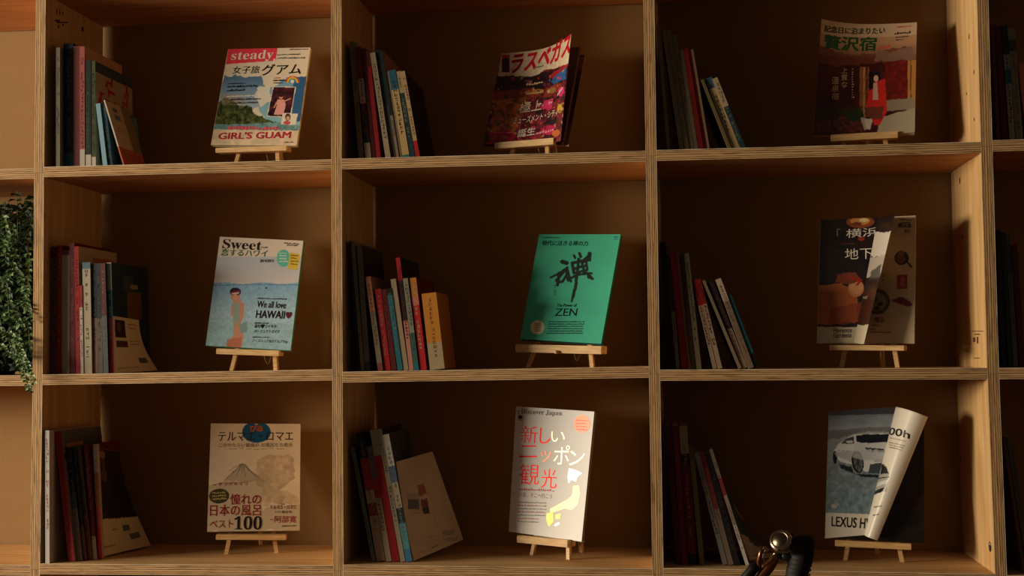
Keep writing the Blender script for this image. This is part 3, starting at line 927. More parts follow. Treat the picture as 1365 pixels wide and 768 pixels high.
# --- 4 swimmer cover, middle left compartment
CR = (260, 300, 3.659)
def paint(a):
    X, Y = a.X, a.Y
    a.grad(Y > 155, (184, 192, 204), (214, 208, 206), 155, 290)
    k = Y > 284 + 4 * np.sin(X / 30); a.grad(k, (134, 180, 214), (168, 200, 214), 284, 420); a.speck(k, .12, 9, 3)
    k = a.inpoly([(60, 470), (500, 480), (480, 625), (45, 600)], 20, 4); a.put(k, (146, 186, 188), .5); a.speck(k, .1, 20, 9)
    a.line([(90, 296), (250, 290), (505, 292)], 4, (90, 130, 160), .8)
    sk = (206, 148, 116)
    a.poly([(188, 368), (222, 366), (240, 390), (236, 440), (218, 500), (240, 545), (226, 600), (152, 600), (172, 560), (190, 530), (184, 440)], sk, 1, 3)
    a.poly([(178, 385), (214, 376), (222, 420), (214, 470), (196, 500), (186, 440)], (150, 170, 158), .95)
    a.poly([(214, 490), (256, 470), (256, 520), (226, 530)], (120, 150, 150), .8, 3)
    a.line([(236, 386), (230, 450), (196, 520)], 13, sk); a.line([(184, 395), (178, 440)], 9, sk)
    a.ell(198, 345, 24, 26, sk); a.ell(197, 326, 28, 20, (44, 26, 34)); a.line([(176, 332), (218, 324)], 8, (150, 40, 60)); a.line([(182, 336), (214, 332)], 6, (220, 210, 200)); a.ell(198, 352, 13, 14, (214, 160, 128))
    a.poly([(160, 560), (230, 545), (222, 602), (154, 600)], (190, 110, 84), .8, 6)
    a.ell(432, 162, 34, 42, (96, 190, 170)); a.poly([(462, 135), (515, 142), (500, 220), (452, 214)], (214, 190, 70), 1, 2)
    a.poly([(512, 165), (525, 80), (535, 80), (470, 614), (460, 612)], (70, 150, 100), 0)
    a.ell(348, 308, 5, 5, (50, 70, 90))
    a.t('𝐒𝐰𝐞𝐞𝐭', (132, 114), (322, 124), 46, (40, 26, 26)); a.greek((322, 112), (358, 114), 8, (40, 26, 26))
    a.t('恋するハワイ', (126, 150), (352, 156), 34, (50, 140, 90), .01)
    a.t('2014/2015', (316, 182), (384, 182), 14, (44, 34, 40), .02)
    a.greek((434, 92), (505, 96), 8, (60, 50, 44)); a.greek((448, 102), (505, 104), 8, (60, 50, 44))
    for i in range(4): a.greek((412, 140 + i * 14), (452, 141 + i * 14), 9, (220, 240, 220)); a.greek((466, 152 + i * 14), (500, 154 + i * 14), 9, (150, 110, 40))
    a.t('We all love', (302, 402), (442, 408), 32, (50, 34, 44), .02); a.t('HAWAII', (296, 454), (436, 458), 38, (50, 30, 44), .03); a.t('♥', (440, 458), (470, 459), 34, (96, 30, 44))
    a.greek((305, 362), (445, 366), 9, (70, 50, 60)); a.t('最旬♥ワイキキ', (290, 504), (396, 506), 20, (60, 44, 56), .02); a.t('パーフェクトガイド', (288, 526), (412, 528), 16, (60, 44, 56), .02)
    a.greek((292, 482), (360, 484), 8, (70, 50, 60)); a.greek((282, 550), (362, 552), 8, (70, 50, 60)); a.t('ノースショア&カイルアTrip', (278, 574), (450, 580), 18, (60, 44, 56), .01)
r = magazine('magazine', 'pale blue swimmer cover magazine about Hawaii, on an easel in the middle left compartment',
             [(122, 57), (528, 77), (52, 588), (466, 612)], (.4704, 1.2930, .122, 3, 13, -3.5, .2127, .2731), .010, CR, (224, 210, 192), paint, spine_col=(70, 140, 90),
             edge_mat=mat_plain('green_edge', (60, 128, 84), .6))
ALL.append((r, 'small pine easel under the pale blue swimmer magazine in the middle left compartment', (289, 464.5, 373, 467.5, 8), (307, 366, 494, 494), 1, 1))

# --- 5 green brush lettered magazine, centre
CR = (670, 290, 3.489)
def paint(a):
    a.speck(np.ones(a.X.shape, bool), .04, 60)
    ink = (14, 30, 26)
    for pts, w in [([(276, 208), (296, 214)], 20), ([(222, 282), (262, 262), (300, 234)], 10), ([(300, 236), (272, 268), (248, 296)], 13), ([(262, 262), (254, 316)], 16), ([(254, 306), (278, 300), (300, 262)], 12),
                   ([(296, 262), (304, 296)], 14), ([(330, 178), (336, 190)], 12), ([(356, 168), (362, 184)], 14), ([(404, 170), (398, 196), (372, 206)], 20), ([(404, 172), (404, 200)], 14), ([(322, 214), (372, 204), (402, 178)], 14),
                   ([(322, 214), (330, 262)], 15), ([(330, 240), (386, 226)], 12), ([(332, 262), (392, 246)], 12), ([(366, 204), (378, 256)], 13), ([(300, 292), (350, 268), (412, 262)], 12), ([(380, 252), (414, 286)], 15),
                   ([(396, 280), (418, 288)], 12), ([(352, 196), (346, 260), (338, 320), (326, 372)], 15), ([(346, 260), (330, 350), (320, 392)], 11), ([(300, 246), (316, 300)], 12), ([(386, 200), (392, 240)], 12)]:
        a.line(pts, w, ink)
    a.ell(161, 512, 32, 32, (226, 218, 184)); a.ell(161, 512, 27, 27, (232, 224, 190))
    for i in range(5): a.greek((146, 496 + i * 9), (178, 496 + i * 9), 6, (120, 60, 50))
    a.t('現代に活きる禅の力', (180, 132), (394, 134), 24, (16, 70, 62), .02)
    a.greek((180, 96), (270, 97), 6, (16, 90, 78)); a.greek((516, 94), (538, 94), 7, (30, 90, 140)); a.greek((516, 104), (536, 104), 6, (30, 90, 140))
    a.t('The Power of', (250, 418), (342, 418), 14, ink, .02); a.t('ZEN', (240, 460), (342, 460), 34, (14, 50, 48), .005)
    for i in range(6): a.greek((212 - i * 2, 490 + i * 10.5), (380 - i * 2, 490 + i * 10.5), 7, (14, 60, 54), i)
    for i in range(5): a.greek((238, 322 + i * 10), (248, 322 + i * 10), 6, (30, 80, 70), i)
r = magazine('magazine', 'green magazine with one large black brush character, on the easel in the centre compartment',
             [(170, 78), (549, 78), (82, 565), (458, 588)], (1.2213, 1.3021, .122, 20.2, 18, -3.2, .2138, .2682), .012, CR, (66, 186, 152), paint, spine_col=(16, 90, 70), edge_mat=mat_plain('dark_green_edge', (24, 84, 66), .6),
             mat=mat_print('matt_green_cover', .5, .4))
ALL.append((r, 'wider pine easel with wavy ledge under the green magazine in the centre compartment', (688, 459, 803, 461.5, 11), (703, 789, 490, 490), 1, 2))

# --- 6 dark cover magazine with folded cover, middle right compartment
CR = (1070, 270, 3.341)
def page_beige(a):
    a.speck(np.ones(a.X.shape, bool), .05, 80)
    a.ell(440, 246, 32, 32, (66, 34, 26)); a.ell(438, 250, 20, 20, (120, 80, 60)); a.line([(464, 262), (484, 286)], 9, (60, 30, 24)); a.ell(440, 226, 14, 10, (150, 100, 80))
    a.rect(418, 320, 467, 384, (176, 66, 40)); a.rect(436, 332, 452, 372, (206, 110, 70)); a.poly([(400, 430), (440, 418), (480, 440), (488, 456), (470, 464), (400, 440)], (128, 40, 30), 1, 3)
    a.ring(330, 440, 42, 58, (110, 100, 76)); a.ell(330, 440, 42, 42, (176, 158, 126)); a.ell(318, 430, 16, 12, (120, 110, 80)); a.ell(345, 450, 13, 10, (96, 80, 60)); a.ell(330, 470, 12, 9, (100, 84, 60))
    a.t('横浜本', (424, 112), (484, 114), 22, (40, 28, 24), .02); a.t('旅行', (452, 136), (480, 138), 18, (60, 40, 30), .01)
    a.greek((432, 78), (490, 82), 7, (80, 60, 44)); a.greek((440, 90), (480, 92), 6, (80, 60, 44))
    a.t('横浜', (318, 536), (364, 536), 28, (196, 90, 60), .02); a.greek((300, 552), (345, 552), 12, (190, 100, 70)); a.greek((300, 568), (322, 568), 8, (120, 80, 60)); a.greek((300, 580), (395, 582), 8, (120, 80, 60))
    a.greek((356, 330), (366, 330), 12, (90, 70, 50)); a.greek((352, 350), (362, 350), 12, (90, 70, 50)); a.greek((352, 400), (360, 400), 8, (90, 70, 50))
r = magazine('magazine', 'dark magazine folded open over a beige page, on an easel, middle right compartment',
             [(80, 78), (503, 58), (63, 628), (497, 628)], (1.9071, 1.2897, .122, 20, 8, -.5, .2212, .2870), .007, CR, (222, 196, 158), page_beige)
root, P4, n, e1, up, inv = r
ox, oy, sc = CR
def sheets(root, P4, n, inv, CR, left, lline, rline, fwd, cover_paint, cover_base, flap_paint, flap_base, mid_out, flap_mat=None, ns=70):
    """front cover lying on the block from its left edge to lline, then a curling flap out to rline
    left / lline / rline: bottom and top points in crop coordinates (two points each)"""
    ox, oy, sc = CR
    def P3(pt, off): return on_mag_plane(P4, n, ox + pt[0] / sc, oy + pt[1] / sc, off)
    c4 = [left[1], lline[1], left[0], lline[0]]
    f = bil([P3(p, .004) for p in c4])
    sh = Sheet(f, c4, 110, 190)
    a = sh.art(cover_base); cover_paint(a)
    sh.build(a, 'folded_front_cover', GLOSS, root, inv)
    m = MB(); q = [P3(p, .0036) + inv[:3, 3] for p in c4]; w = [p - n * .0005 for p in q]
    m.poly([q[2], q[3], q[1], q[0]][::-1], col=lin((210, 200, 180))); 
    m.build('cover_reverse', PRINT, root)
    Lb, Lt, Rb, Rt = P3(lline[0], .004), P3(lline[1], .004), P3(rline[0], fwd[0]), P3(rline[1], fwd[1])
    def g(s, t):
        s = np.asarray(s, float)[..., None]; t = np.asarray(t, float)[..., None]
        L = Lb * (1 - t) + Lt * t; Rr = Rb * (1 - t) + Rt * t
        mdd = (L + Rr) / 2 + n * (mid_out[0] * (1 - t) + mid_out[1] * t) + e1 * (mid_out[2])
        return (1 - s) ** 2 * L + 2 * s * (1 - s) * mdd + s * s * Rr
    pc = [lline[1], rline[1], lline[0], rline[0]]
    sh = Sheet(g, pc, 50, 150, bent=True)
    # art is laid out evenly over the sheet
    a = sh.art(flap_base); flap_paint(a)
    o = sh.build(a, 'curled_flap', flap_mat or GLOSS, root, inv)
    md = o.modifiers.new('paper', 'SOLIDIFY'); md.thickness = .0004; md.offset = -1
    return o
def cov(a):
    a.speck(np.ones(a.X.shape, bool), .5, 70, 2)
    a.ell(255, 95, 62, 40, (150, 74, 30)); a.ell(255, 90, 44, 26, (214, 140, 70)); a.ell(272, 84, 22, 12, (244, 214, 150)); a.ell(240, 108, 22, 12, (120, 50, 24))
    a.poly([(64, 430), (170, 415), (230, 470), (240, 560), (62, 575)], (176, 92, 44), 1, 10, 3)
    a.poly([(120, 520), (260, 490), (262, 560), (110, 575)], (150, 64, 30), .8, 10)
    a.ell(228, 440, 34, 34, (200, 130, 80)); a.ell(230, 437, 27, 26, (214, 148, 96))
    a.poly([(150, 380), (225, 372), (256, 410), (200, 420), (140, 420)], (126, 56, 30), 1, 8); a.line([(196, 392), (250, 408), (232, 426)], 9, (170, 30, 24))
    a.ell(255, 200, 14, 14, (180, 60, 30), .8); a.greek((170, 232), (224, 232), 8, (110, 70, 44))
    a.rect(40, 578, 300, 640, (206, 190, 160))
    a.t('「', (150, 186), (166, 184), 46, (206, 190, 170), .01); a.t('横浜', (190, 196), (328, 186), 54, (244, 232, 214), .0); a.t('地下', (182, 314), (300, 308), 58, (244, 232, 214), .0)
    a.t('Florence', (136, 596), (216, 594), 14, (90, 76, 60), .01); a.t('Gardenia', (136, 611), (216, 609), 14, (90, 76, 60), .01)
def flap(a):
    a.rect(200, 40, 450, 165, (40, 26, 22), 1, 0); a.rect(200, 165, 450, 300, (226, 214, 196), 1, 6); a.rect(200, 300, 450, 410, (196, 182, 164), 1, 8)  # pale middle bands: gloss glare on the curl painted into the print
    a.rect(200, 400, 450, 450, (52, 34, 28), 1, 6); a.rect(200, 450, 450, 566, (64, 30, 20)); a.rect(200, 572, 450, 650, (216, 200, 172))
    a.poly([(285, 370), (330, 340), (330, 400), (280, 410)], (80, 74, 70), .8, 6)
    a.line([(268, 540), (402, 60)], 4, (210, 160, 90), .0)
    a.t('Great!', (246, 484), (272, 482), 12, (200, 190, 170), .0)
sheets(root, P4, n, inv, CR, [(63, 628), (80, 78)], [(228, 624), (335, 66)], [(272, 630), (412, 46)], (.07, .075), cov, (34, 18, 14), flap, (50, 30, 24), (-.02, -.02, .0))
ALL.append((r, 'small pine easel under the folded dark magazine in the middle right compartment', (1106, 460, 1206, 460.5, 7), (1120, 1195, 487.5, 487.5), 1, 3))

# --- 7 bath guide magazine, bottom left compartment
CR = (260, 540, 3.659)
def paint(a):
    a.speck(np.ones(a.X.shape, bool), .05, 90)
    a.poly([(68, 380), (330, 360), (340, 520), (510, 470), (510, 612), (60, 616)], (176, 158, 130), .5, 40, 3)
    # pencil mountain and plain drapery tone in place of the portrait
    a.poly([(140, 372), (232, 284), (330, 372)], (182, 164, 138), .8, 10)
    for k in range(9):
        a.line([(232 + (k - 4) * 3, 288), (232 + (k - 4) * 16, 320 + (k % 3) * 14)], 3, (110, 98, 84), .7)
    a.line([(140, 370), (232, 284), (330, 372)], 3, (120, 106, 90), .7)
    k = a.inpoly([(300, 270), (350, 232), (470, 250), (470, 360), (420, 420), (505, 450), (508, 500), (330, 480), (330, 400)], 30, 8)
    a.put(k, (190, 160, 124), .55); a.speck(k, .18, 30, 5)
    k = (a.Y < 612) & (a.Y > 606); 
    a.ell(300, 132, 70, 52, (20, 92, 130)); 
    a.ell(118, 444, 50, 36, (62, 54, 30), 1, -.1); a.ell(118, 444, 44, 30, (74, 66, 36), 1, -.1)
    a.t('テルマエ・ロマエ', (112, 176), (478, 174), 44, (60, 40, 32), .0)
    a.ell(300, 140, 66, 44, (20, 92, 130), .9)
    a.t('ぴあ', (268, 130), (332, 130), 30, (232, 120, 70), .06); a.greek((292, 98), (308, 98), 8, (220, 210, 190))
    a.t('このやたらい最強の お風呂たち風呂', (116, 206), (474, 204), 20, (110, 84, 56), .0)
    a.line([(150, 216), (230, 212), (300, 217), (370, 212), (450, 216)], 2, (150, 120, 80))
    a.t('ヤマザキマリ', (112, 396), (256, 390), 18, (196, 60, 60), .01); a.greek((86, 392), (104, 392), 6, (90, 70, 60))
    for i in range(3): a.greek((84, 434 + i * 15), (152, 430 + i * 15), 11, (196, 178, 110), i)
    a.t('憧れの', (172, 486), (322, 484), 52, (206, 40, 56), .012); a.t('日本の風呂', (72, 542), (322, 540), 56, (206, 40, 56), .006); a.t('ベスト', (72, 600), (186, 598), 38, (206, 40, 56), .004)
    a.t('𝟏𝟎𝟎', (190, 608), (326, 608), 66, (34, 24, 24))
    a.t('テルマエ・ロマエ', (366, 508), (494, 508), 20, (150, 96, 40), .04); a.t('ロケ風呂地', (392, 528), (472, 528), 13, (60, 44, 36), .01)
    a.t('阿部寛', (388, 574), (494, 574), 34, (206, 50, 60), .01); a.greek((366, 562), (382, 562), 6, (80, 60, 50)); a.greek((424, 594), (494, 592), 8, (70, 60, 50)); a.greek((420, 486), (440, 486), 7, (60, 50, 40))
r = magazine('magazine', 'cream magazine with blue badge and red headline, on an easel, bottom left compartment',
             [(78, 90), (514, 92), (60, 618), (510, 612)], (.4715, .8522, .161, -14, 17, -1.2, .2178, .2710), .008, CR, (236, 216, 182), paint)
ALL.append((r, 'small pine easel under the cream bath guide in the bottom left compartment', (288, 713, 381.6, 713.5, 7), (301, 368.5, 739, 738), 2, 1))

# --- 8 white magazine with foil lettering, bottom middle compartment
CR = (660, 530, 3.229)
def paint(a):
    a.speck(np.ones(a.X.shape, bool), .03, 90)
    a.grad(a.Y < 1000, (232, 228, 224), (238, 232, 222), 40, 600)
    a.t('𝐃𝐢𝐬𝐜𝐨𝐯𝐞𝐫 𝐉𝐚𝐩𝐚𝐧', (112, 78), (288, 86), 28, (70, 66, 74)); a.greek((98, 64), (108, 64), 12, (70, 60, 70)); a.greek((98, 76), (108, 76), 8, (70, 60, 70)); a.ell(108, 88, 10, 9, (40, 36, 44)); a.greek((100, 104), (120, 104), 6, (90, 80, 80))
    red = (222, 40, 30); glint = (244, 226, 206)  # pale letters: glint on the red foil painted into their colour
    a.t('新', (110, 204), (180, 206), 76, red, -.008, True); a.t('し', (190, 208), (236, 208), 72, red, -.004, True); a.t('い', (240, 200), (300, 200), 46, glint, 0, True)
    a.t('二', (104, 268), (180, 268), 52, red, .0, True); a.t('ッ', (194, 290), (240, 288), 48, (236, 150, 120), -.002, True); a.t('ポ', (250, 300), (318, 300), 84, glint, .0, True); a.t('ン', (318, 304), (384, 300), 64, glint, .0, True)
    a.t('観', (104, 386), (186, 388), 90, red, -.008, True); a.t('光', (196, 400), (262, 402), 82, red, -.008, True)
    gold = (250, 236, 190)
    a.fp([(318, 316), (346, 324), (374, 338), (356, 352), (348, 374), (330, 366), (316, 382), (312, 350)], (240, 240, 232))
    a.fp([(336, 392), (360, 390), (366, 420), (356, 470), (330, 492), (300, 486), (262, 498), (240, 504), (236, 488), (290, 460), (316, 446), (332, 430)], (226, 200, 150))
    a.fp([(222, 506), (250, 500), (252, 540), (232, 560), (220, 530)], (222, 186, 110)); a.fp([(260, 512), (284, 506), (280, 528), (262, 530)], (222, 190, 120)); a.fp([(254, 556), (262, 546), (278, 542), (276, 552), (262, 558)], (244, 236, 214))
    for i in range(5): a.greek((104, 410 + i * .01), (250, 416), 12, (206, 70, 60), i) if i == 0 else None
    a.t('いま、そこへ行こう', (104, 436), (244, 446), 20, (150, 60, 54), .0)
    for i in range(7): a.greek((98, 462 + i * 13), (220 - (i > 4) * 30, 466 + i * 13), 7, (196, 110, 100) if i % 2 else (150, 130, 124), i)
    a.fp([(374 + 35 * math.cos(q / 3.5), 118 + 41 * math.sin(q / 3.5)) for q in range(22)], (236, 130, 110))
    for i in range(4): a.greek((348, 104 + i * 14), (396, 106 + i * 14), 7, (214, 60, 60), i)
r = magazine('magazine', 'bright white magazine with red characters, on an easel, bottom middle compartment',
             [(90, 38), (427, 61), (58, 577), (372, 621)], (1.1772, .8488, .138, 32.7, 10, -1.6, .2298, .2962), .011, CR, (206, 200, 194), paint, mat=mat_print('satin_cover', .46, .45), spine_col=(90, 80, 70), edge_mat=mat_plain('grey_page_edges', (110, 96, 80), .7))
ALL.append((r, 'small pine easel under the bright white magazine in the bottom middle compartment', (690, 713.5, 758, 720, 10), (705, 754, 740, 749), 2, 2))

# --- 9 car cover magazine with rolled flap, bottom right compartment
CR = (1070, 530, 3.226)
def dark(a):
    a.speck(np.ones(a.X.shape, bool), .6, 60, 3); a.ell(460, 290, 60, 90, (40, 44, 22), .6); a.ell(480, 430, 50, 60, (56, 28, 18), .5)
r = magazine('magazine', 'car cover magazine with a white rolled page, on an easel in the bottom right compartment',
             [(113, 64), (522, 100), (96, 604), (522, 628)], (1.9234, .8480, .133, 6, 9, -4.1, .2176, .2794), .007, CR, (34, 24, 16), dark)
root, P4, n, e1, up, inv = r
def cov(a):
    X, Y = a.X, a.Y
    a.grad(Y > 0, (120, 134, 146), (176, 186, 190), 90, 190); a.put(Y < 90, (56, 54, 60), .8)
    a.grad(Y > 200, (170, 176, 176), (140, 158, 164), 200, 400)
    a.poly([(90, 190), (300, 170), (420, 180), (420, 200), (260, 200), (90, 250)], (96, 98, 100), .6, 10)
    a.poly([(90, 120), (400, 100), (400, 140), (90, 170)], (150, 160, 164), .5, 12, 4)
    k = Y > 350; a.grad(k, (140, 152, 158), (124, 148, 156), 350, 530); a.speck(k, .25, 14, 6); a.speck(Y < 350, .12, 50, 2)
    body = (240, 242, 240)
    a.poly([(130, 300), (150, 265), (182, 240), (218, 216), (280, 212), (380, 214), (380, 400), (252, 392), (236, 372), (160, 352), (132, 330)], body)
    a.poly([(222, 222), (260, 214), (380, 216), (380, 258), (250, 262), (224, 254)], (28, 34, 42)); a.poly([(160, 262), (186, 236), (214, 224), (214, 262), (190, 266)], (60, 70, 78))
    a.line([(188, 232), (214, 216), (280, 211), (380, 213)], 4, (230, 230, 226)); a.ell(196, 254, 15, 8, (226, 226, 220))
    a.poly([(214, 262), (254, 262), (380, 258), (380, 286), (270, 300), (216, 300)], (220, 222, 218), .7)
    a.ell(226, 350, 24, 49, (18, 18, 22), 1, -.12); a.ell(228, 352, 17, 40, (120, 122, 124), 1, -.12)
    for q in range(7):
        an = q * math.pi / 3.5; a.line([(228, 352), (228 + 15 * math.cos(an), 352 + 36 * math.sin(an))], 4, (40, 40, 44))
    a.ell(135, 330, 9, 30, (26, 26, 30)); a.poly([(256, 284), (332, 292), (336, 308), (270, 306)], (40, 44, 50)); a.ell(276, 298, 9, 7, (190, 190, 186)); a.ell(300, 300, 9, 6, (180, 180, 176))
    a.poly([(276, 362), (380, 344), (380, 400), (268, 398)], (60, 66, 72), .9); a.poly([(300, 340), (380, 330), (380, 350), (290, 352)], (176, 178, 176)); a.line([(140, 296), (226, 304), (250, 300)], 2, (150, 152, 150))
    a.poly([(150, 360), (200, 372), (212, 400), (250, 402), (380, 408), (380, 420), (240, 412), (160, 380)], (30, 34, 38), .9, 3)
    a.ell(132, 516, 12, 6, (196, 196, 190)); a.ell(146, 510, 9, 5, (170, 170, 166))
    a.poly([(200, 300), (380, 296), (380, 350), (250, 344), (205, 330)], (206, 210, 212), .8, 3); a.poly([(132, 306), (206, 300), (200, 350), (140, 326)], (190, 196, 200), .8, 3)
    a.rect(60, 536, 420, 660, (240, 230, 212))
    a.t('LEXUS HY', (122, 574), (290, 576), 28, (52, 46, 50), .02)
def flap(a):
    a.t('300h', (316, 256), (430, 276), 48, (34, 30, 30), .025)
    a.greek((352, 284), (415, 298), 9, (190, 170, 140)); a.greek((345, 308), (410, 322), 7, (160, 140, 110)); a.greek((345, 320), (400, 332), 7, (160, 140, 110)); a.greek((345, 332), (395, 344), 7, (160, 140, 110))
    a.poly([(302, 400), (326, 404), (346, 440), (336, 500), (290, 498), (292, 440)], (180, 176, 166), 1, 2); a.poly([(312, 402), (332, 416), (344, 440), (308, 442)], (28, 28, 30), 1, 2)
    a.poly([(292, 470), (342, 462), (340, 474), (292, 482)], (230, 226, 214)); a.poly([(285, 494), (330, 486), (320, 500), (284, 504)], (24, 24, 26), 1, 2); a.greek((300, 458), (345, 456), 6, (50, 50, 50))
    a.greek((296, 540), (322, 540), 5, (150, 120, 100)); a.greek((296, 560), (316, 560), 5, (150, 120, 100))
sheets(root, P4, n, inv, CR, [(96, 606), (113, 60)], [(265, 592), (400, 40)], [(322, 615), (538, 84)], (.02, .055), cov, (110, 120, 124), flap, (246, 236, 216), (.022, .055, -.01))
ALL.append((r, 'small pine easel under the car magazine in the bottom right compartment', (1113, 720, 1215, 725, 8), (1127, 1203, 748.5, 752), 2, 3))

for (r, lab, led, foot, k, c) in ALL:
    root, P4, n, e1, up, inv = r
    zl, zr = shelf_z(k, c); x = ((P4[2] + P4[3]) / 2)[0]; f = (x - xdiv(c - 1, k)) / W
    e_ = easel(lab, P4, n, led, foot, zl * (1 - f) + zr * f + .0003)
    if 'wavy' in lab:
        q = MB(); q.tube([(-.002, -.012, .036), (-.002, .02, .036)], .0042, 12); q.build('peg', PINE, e_)

# ------------------------------------------------------------------ rows of magazines and books
rb = random.Random(11)
COMP = {(0, 1): 'top left', (0, 2): 'top middle', (0, 3): 'top right', (1, 1): 'middle left', (1, 2): 'centre', (1, 3): 'middle right',
        (2, 1): 'bottom left', (2, 2): 'bottom middle', (2, 3): 'bottom right', (0, 4): 'cut-off top', (1, 4): 'cut-off middle', (2, 4): 'cut-off bottom'}
ORD = ['first', 'second', 'third', 'fourth', 'fifth', 'sixth', 'seventh', 'eighth', 'ninth', 'tenth', 'eleventh', 'twelfth', 'thirteenth', 'fourteenth']
BE = (204, 180, 142); WH = (226, 214, 196); GR = (150, 140, 124); RD = (186, 26, 30); DR = (116, 24, 22); BK = (30, 26, 26); NV = (26, 44, 60)
TE = (28, 116, 124); BL_ = (110, 160, 180); OL = (110, 104, 50); PK = (222, 150, 130); OR = (214, 130, 40); SA = (206, 108, 76); DG = (34, 54, 44); BRN = (120, 84, 56); GN = (60, 130, 96); YE = (206, 170, 70)

def book(c, k, idx, xb, lean, hgt, thk, zb, yf, bands, cover, ink, deep, look, art=None, left=None):
    root = empty('magazine', (xb, yf, zb), (0, -lean, 0), label='%s, %s from left in the %s compartment' % (look, ORD[idx], COMP[(k, c)]), category='magazine',
                 group='filed magazines in the %s compartment' % COMP[(k, c)])
    DIM = .80
    lin = lambda q: globals()['lin'](q) * DIM      # every spine and cover colour darkened evenly
    e = .0004
    m = MB(); m.box((e * 1.5, .0012, .0006), (thk - e * 1.5, deep - .0008, hgt - .0006)); m.build('page_block', PAGES, root)
    m = MB()
    z0 = 0
    for (fr, col) in bands:
        z1 = fr * hgt
        m.box((0, 0, z0), (thk, .0009, z1), col=lin(col)); z0 = z1
    cc = lin(cover); lc = lin(left or bands[-1][1])
    m.box((thk - e, .0009, 0), (thk, deep, hgt), col=cc)
    m.box((0, .0009, 0), (e, deep, hgt), col=lc)
    if art:
        for j, (y0, z0, y1, z1, col) in enumerate(art):
            X = thk + .0003 + j * .00005
            m.poly([(X, y0 * deep, z0 * hgt), (X, y1 * deep, z0 * hgt), (X, y1 * deep, z1 * hgt), (X, y0 * deep, z1 * hgt)], col=lin(col))
    m.build('cover', SPINE, root)
    if ink is not None:
        # a column of character-like strokes too small to read
        q = MB(); c0 = lin(ink)
        w = min(thk * .6, .0075); x0 = (thk - w) / 2; c0 = lin(ink) * .65 + lin(bands[-1][1]) * .35; z = hgt * rb.uniform(.86, .95)
        stop = hgt * rb.uniform(.12, .3)
        while z > stop:
            if rb.random() < .13: z -= hgt * .05; continue
            h = w * rb.uniform(.9, 1.15)
            for _ in range(4):
                if rb.random() < .55:
                    zz = z - rb.uniform(0, .85) * h; q.poly([(x0 + w * rb.uniform(0, .25), -.0003, zz - h * .13), (x0 + w * rb.uniform(.75, 1), -.0003, zz - h * .13), (x0 + w * rb.uniform(.75, 1), -.0003, zz), (x0 + w * rb.uniform(0, .25), -.0003, zz)], col=c0)
                else:
                    xx = x0 + rb.uniform(0, .85) * w; q.poly([(xx, -.0003, z - h), (xx + w * .15, -.0003, z - h), (xx + w * .15, -.0003, z), (xx, -.0003, z)], col=c0)
            z -= h * 1.3
        q.build('spine_lettering', SPINE, root, kind='stuff')
    return root

def row(c, k, sc, ox, oy, specs, yf=.031):
    """specs: (bottom x left, bottom x right, top x left, top y, bands, cover colour, ink, look[, extras]) in crop pixels"""
    prev = None
    for i, sp in enumerate(specs):
        b0, b1, t0, ty, bands, cover, ink, look = sp[:8]
        ex = sp[8] if len(sp) > 8 else {}
        y = ex.get('y', yf + rb.uniform(-.003, .004))
        zl, zr = shelf_z(k, c)
        Bv = [onY(ox + b0 / sc, 300, y)[0] for _ in (0,)][0]
        # pixel row of the shelf at this x: use the top surface height
        def x_at(u, z):
            lo = onY(u, 0, y); hi = onY(u, 768, y)
            f = (lo[2] - z) / (lo[2] - hi[2]); return lo[0] + (hi[0] - lo[0]) * f
        xw = x_at(ox + b0 / sc, zl)
        f = (xw - xdiv(c - 1, k)) / W
        zb = zl * (1 - f) + zr * f + .0004
        thk = max((x_at(ox + b1 / sc, zb) - xw) - .0006, .0025)
        top = onY(ox + t0 / sc, oy + ty / sc, y)
        dx, dz = xw - top[0], top[2] - zb
        lean = math.atan2(dx, dz)
        hgt = math.hypot(dx, dz)
        thk *= math.cos(lean)
        xmin = xdiv(c - 1, k) + T / 2 + .002
        lmax = math.atan2(xw - xmin, hgt)
        lean = max(0.0, min(lean, lmax - .003))
        if prev:
            px, pl, ph, pt, pr = prev          # bottom-left x, lean, height, thickness
            # right side line of the previous one
            rbx = px + pt * math.cos(pl)
            xw = max(xw, rbx + .0006)
            hh = min(hgt * math.cos(lean), ph * math.cos(pl))
            right_at = rbx - math.tan(pl) * hh
            lim = math.atan2(xw - right_at - .0006, hh)
            lean = max(0.0, min(lean, lim))
            if lean < pl:                       # previous leans more: its foot must clear this one
                pass
        r = book(c, k, i, xw, lean, hgt, thk, zb, y, bands, cover, ink, ex.get('deep', .21), look, ex.get('art'), ex.get('left'))
        if prev and lean < prev[1] - 1e-4:
            pass
        prev = (xw, lean, hgt, thk, r)

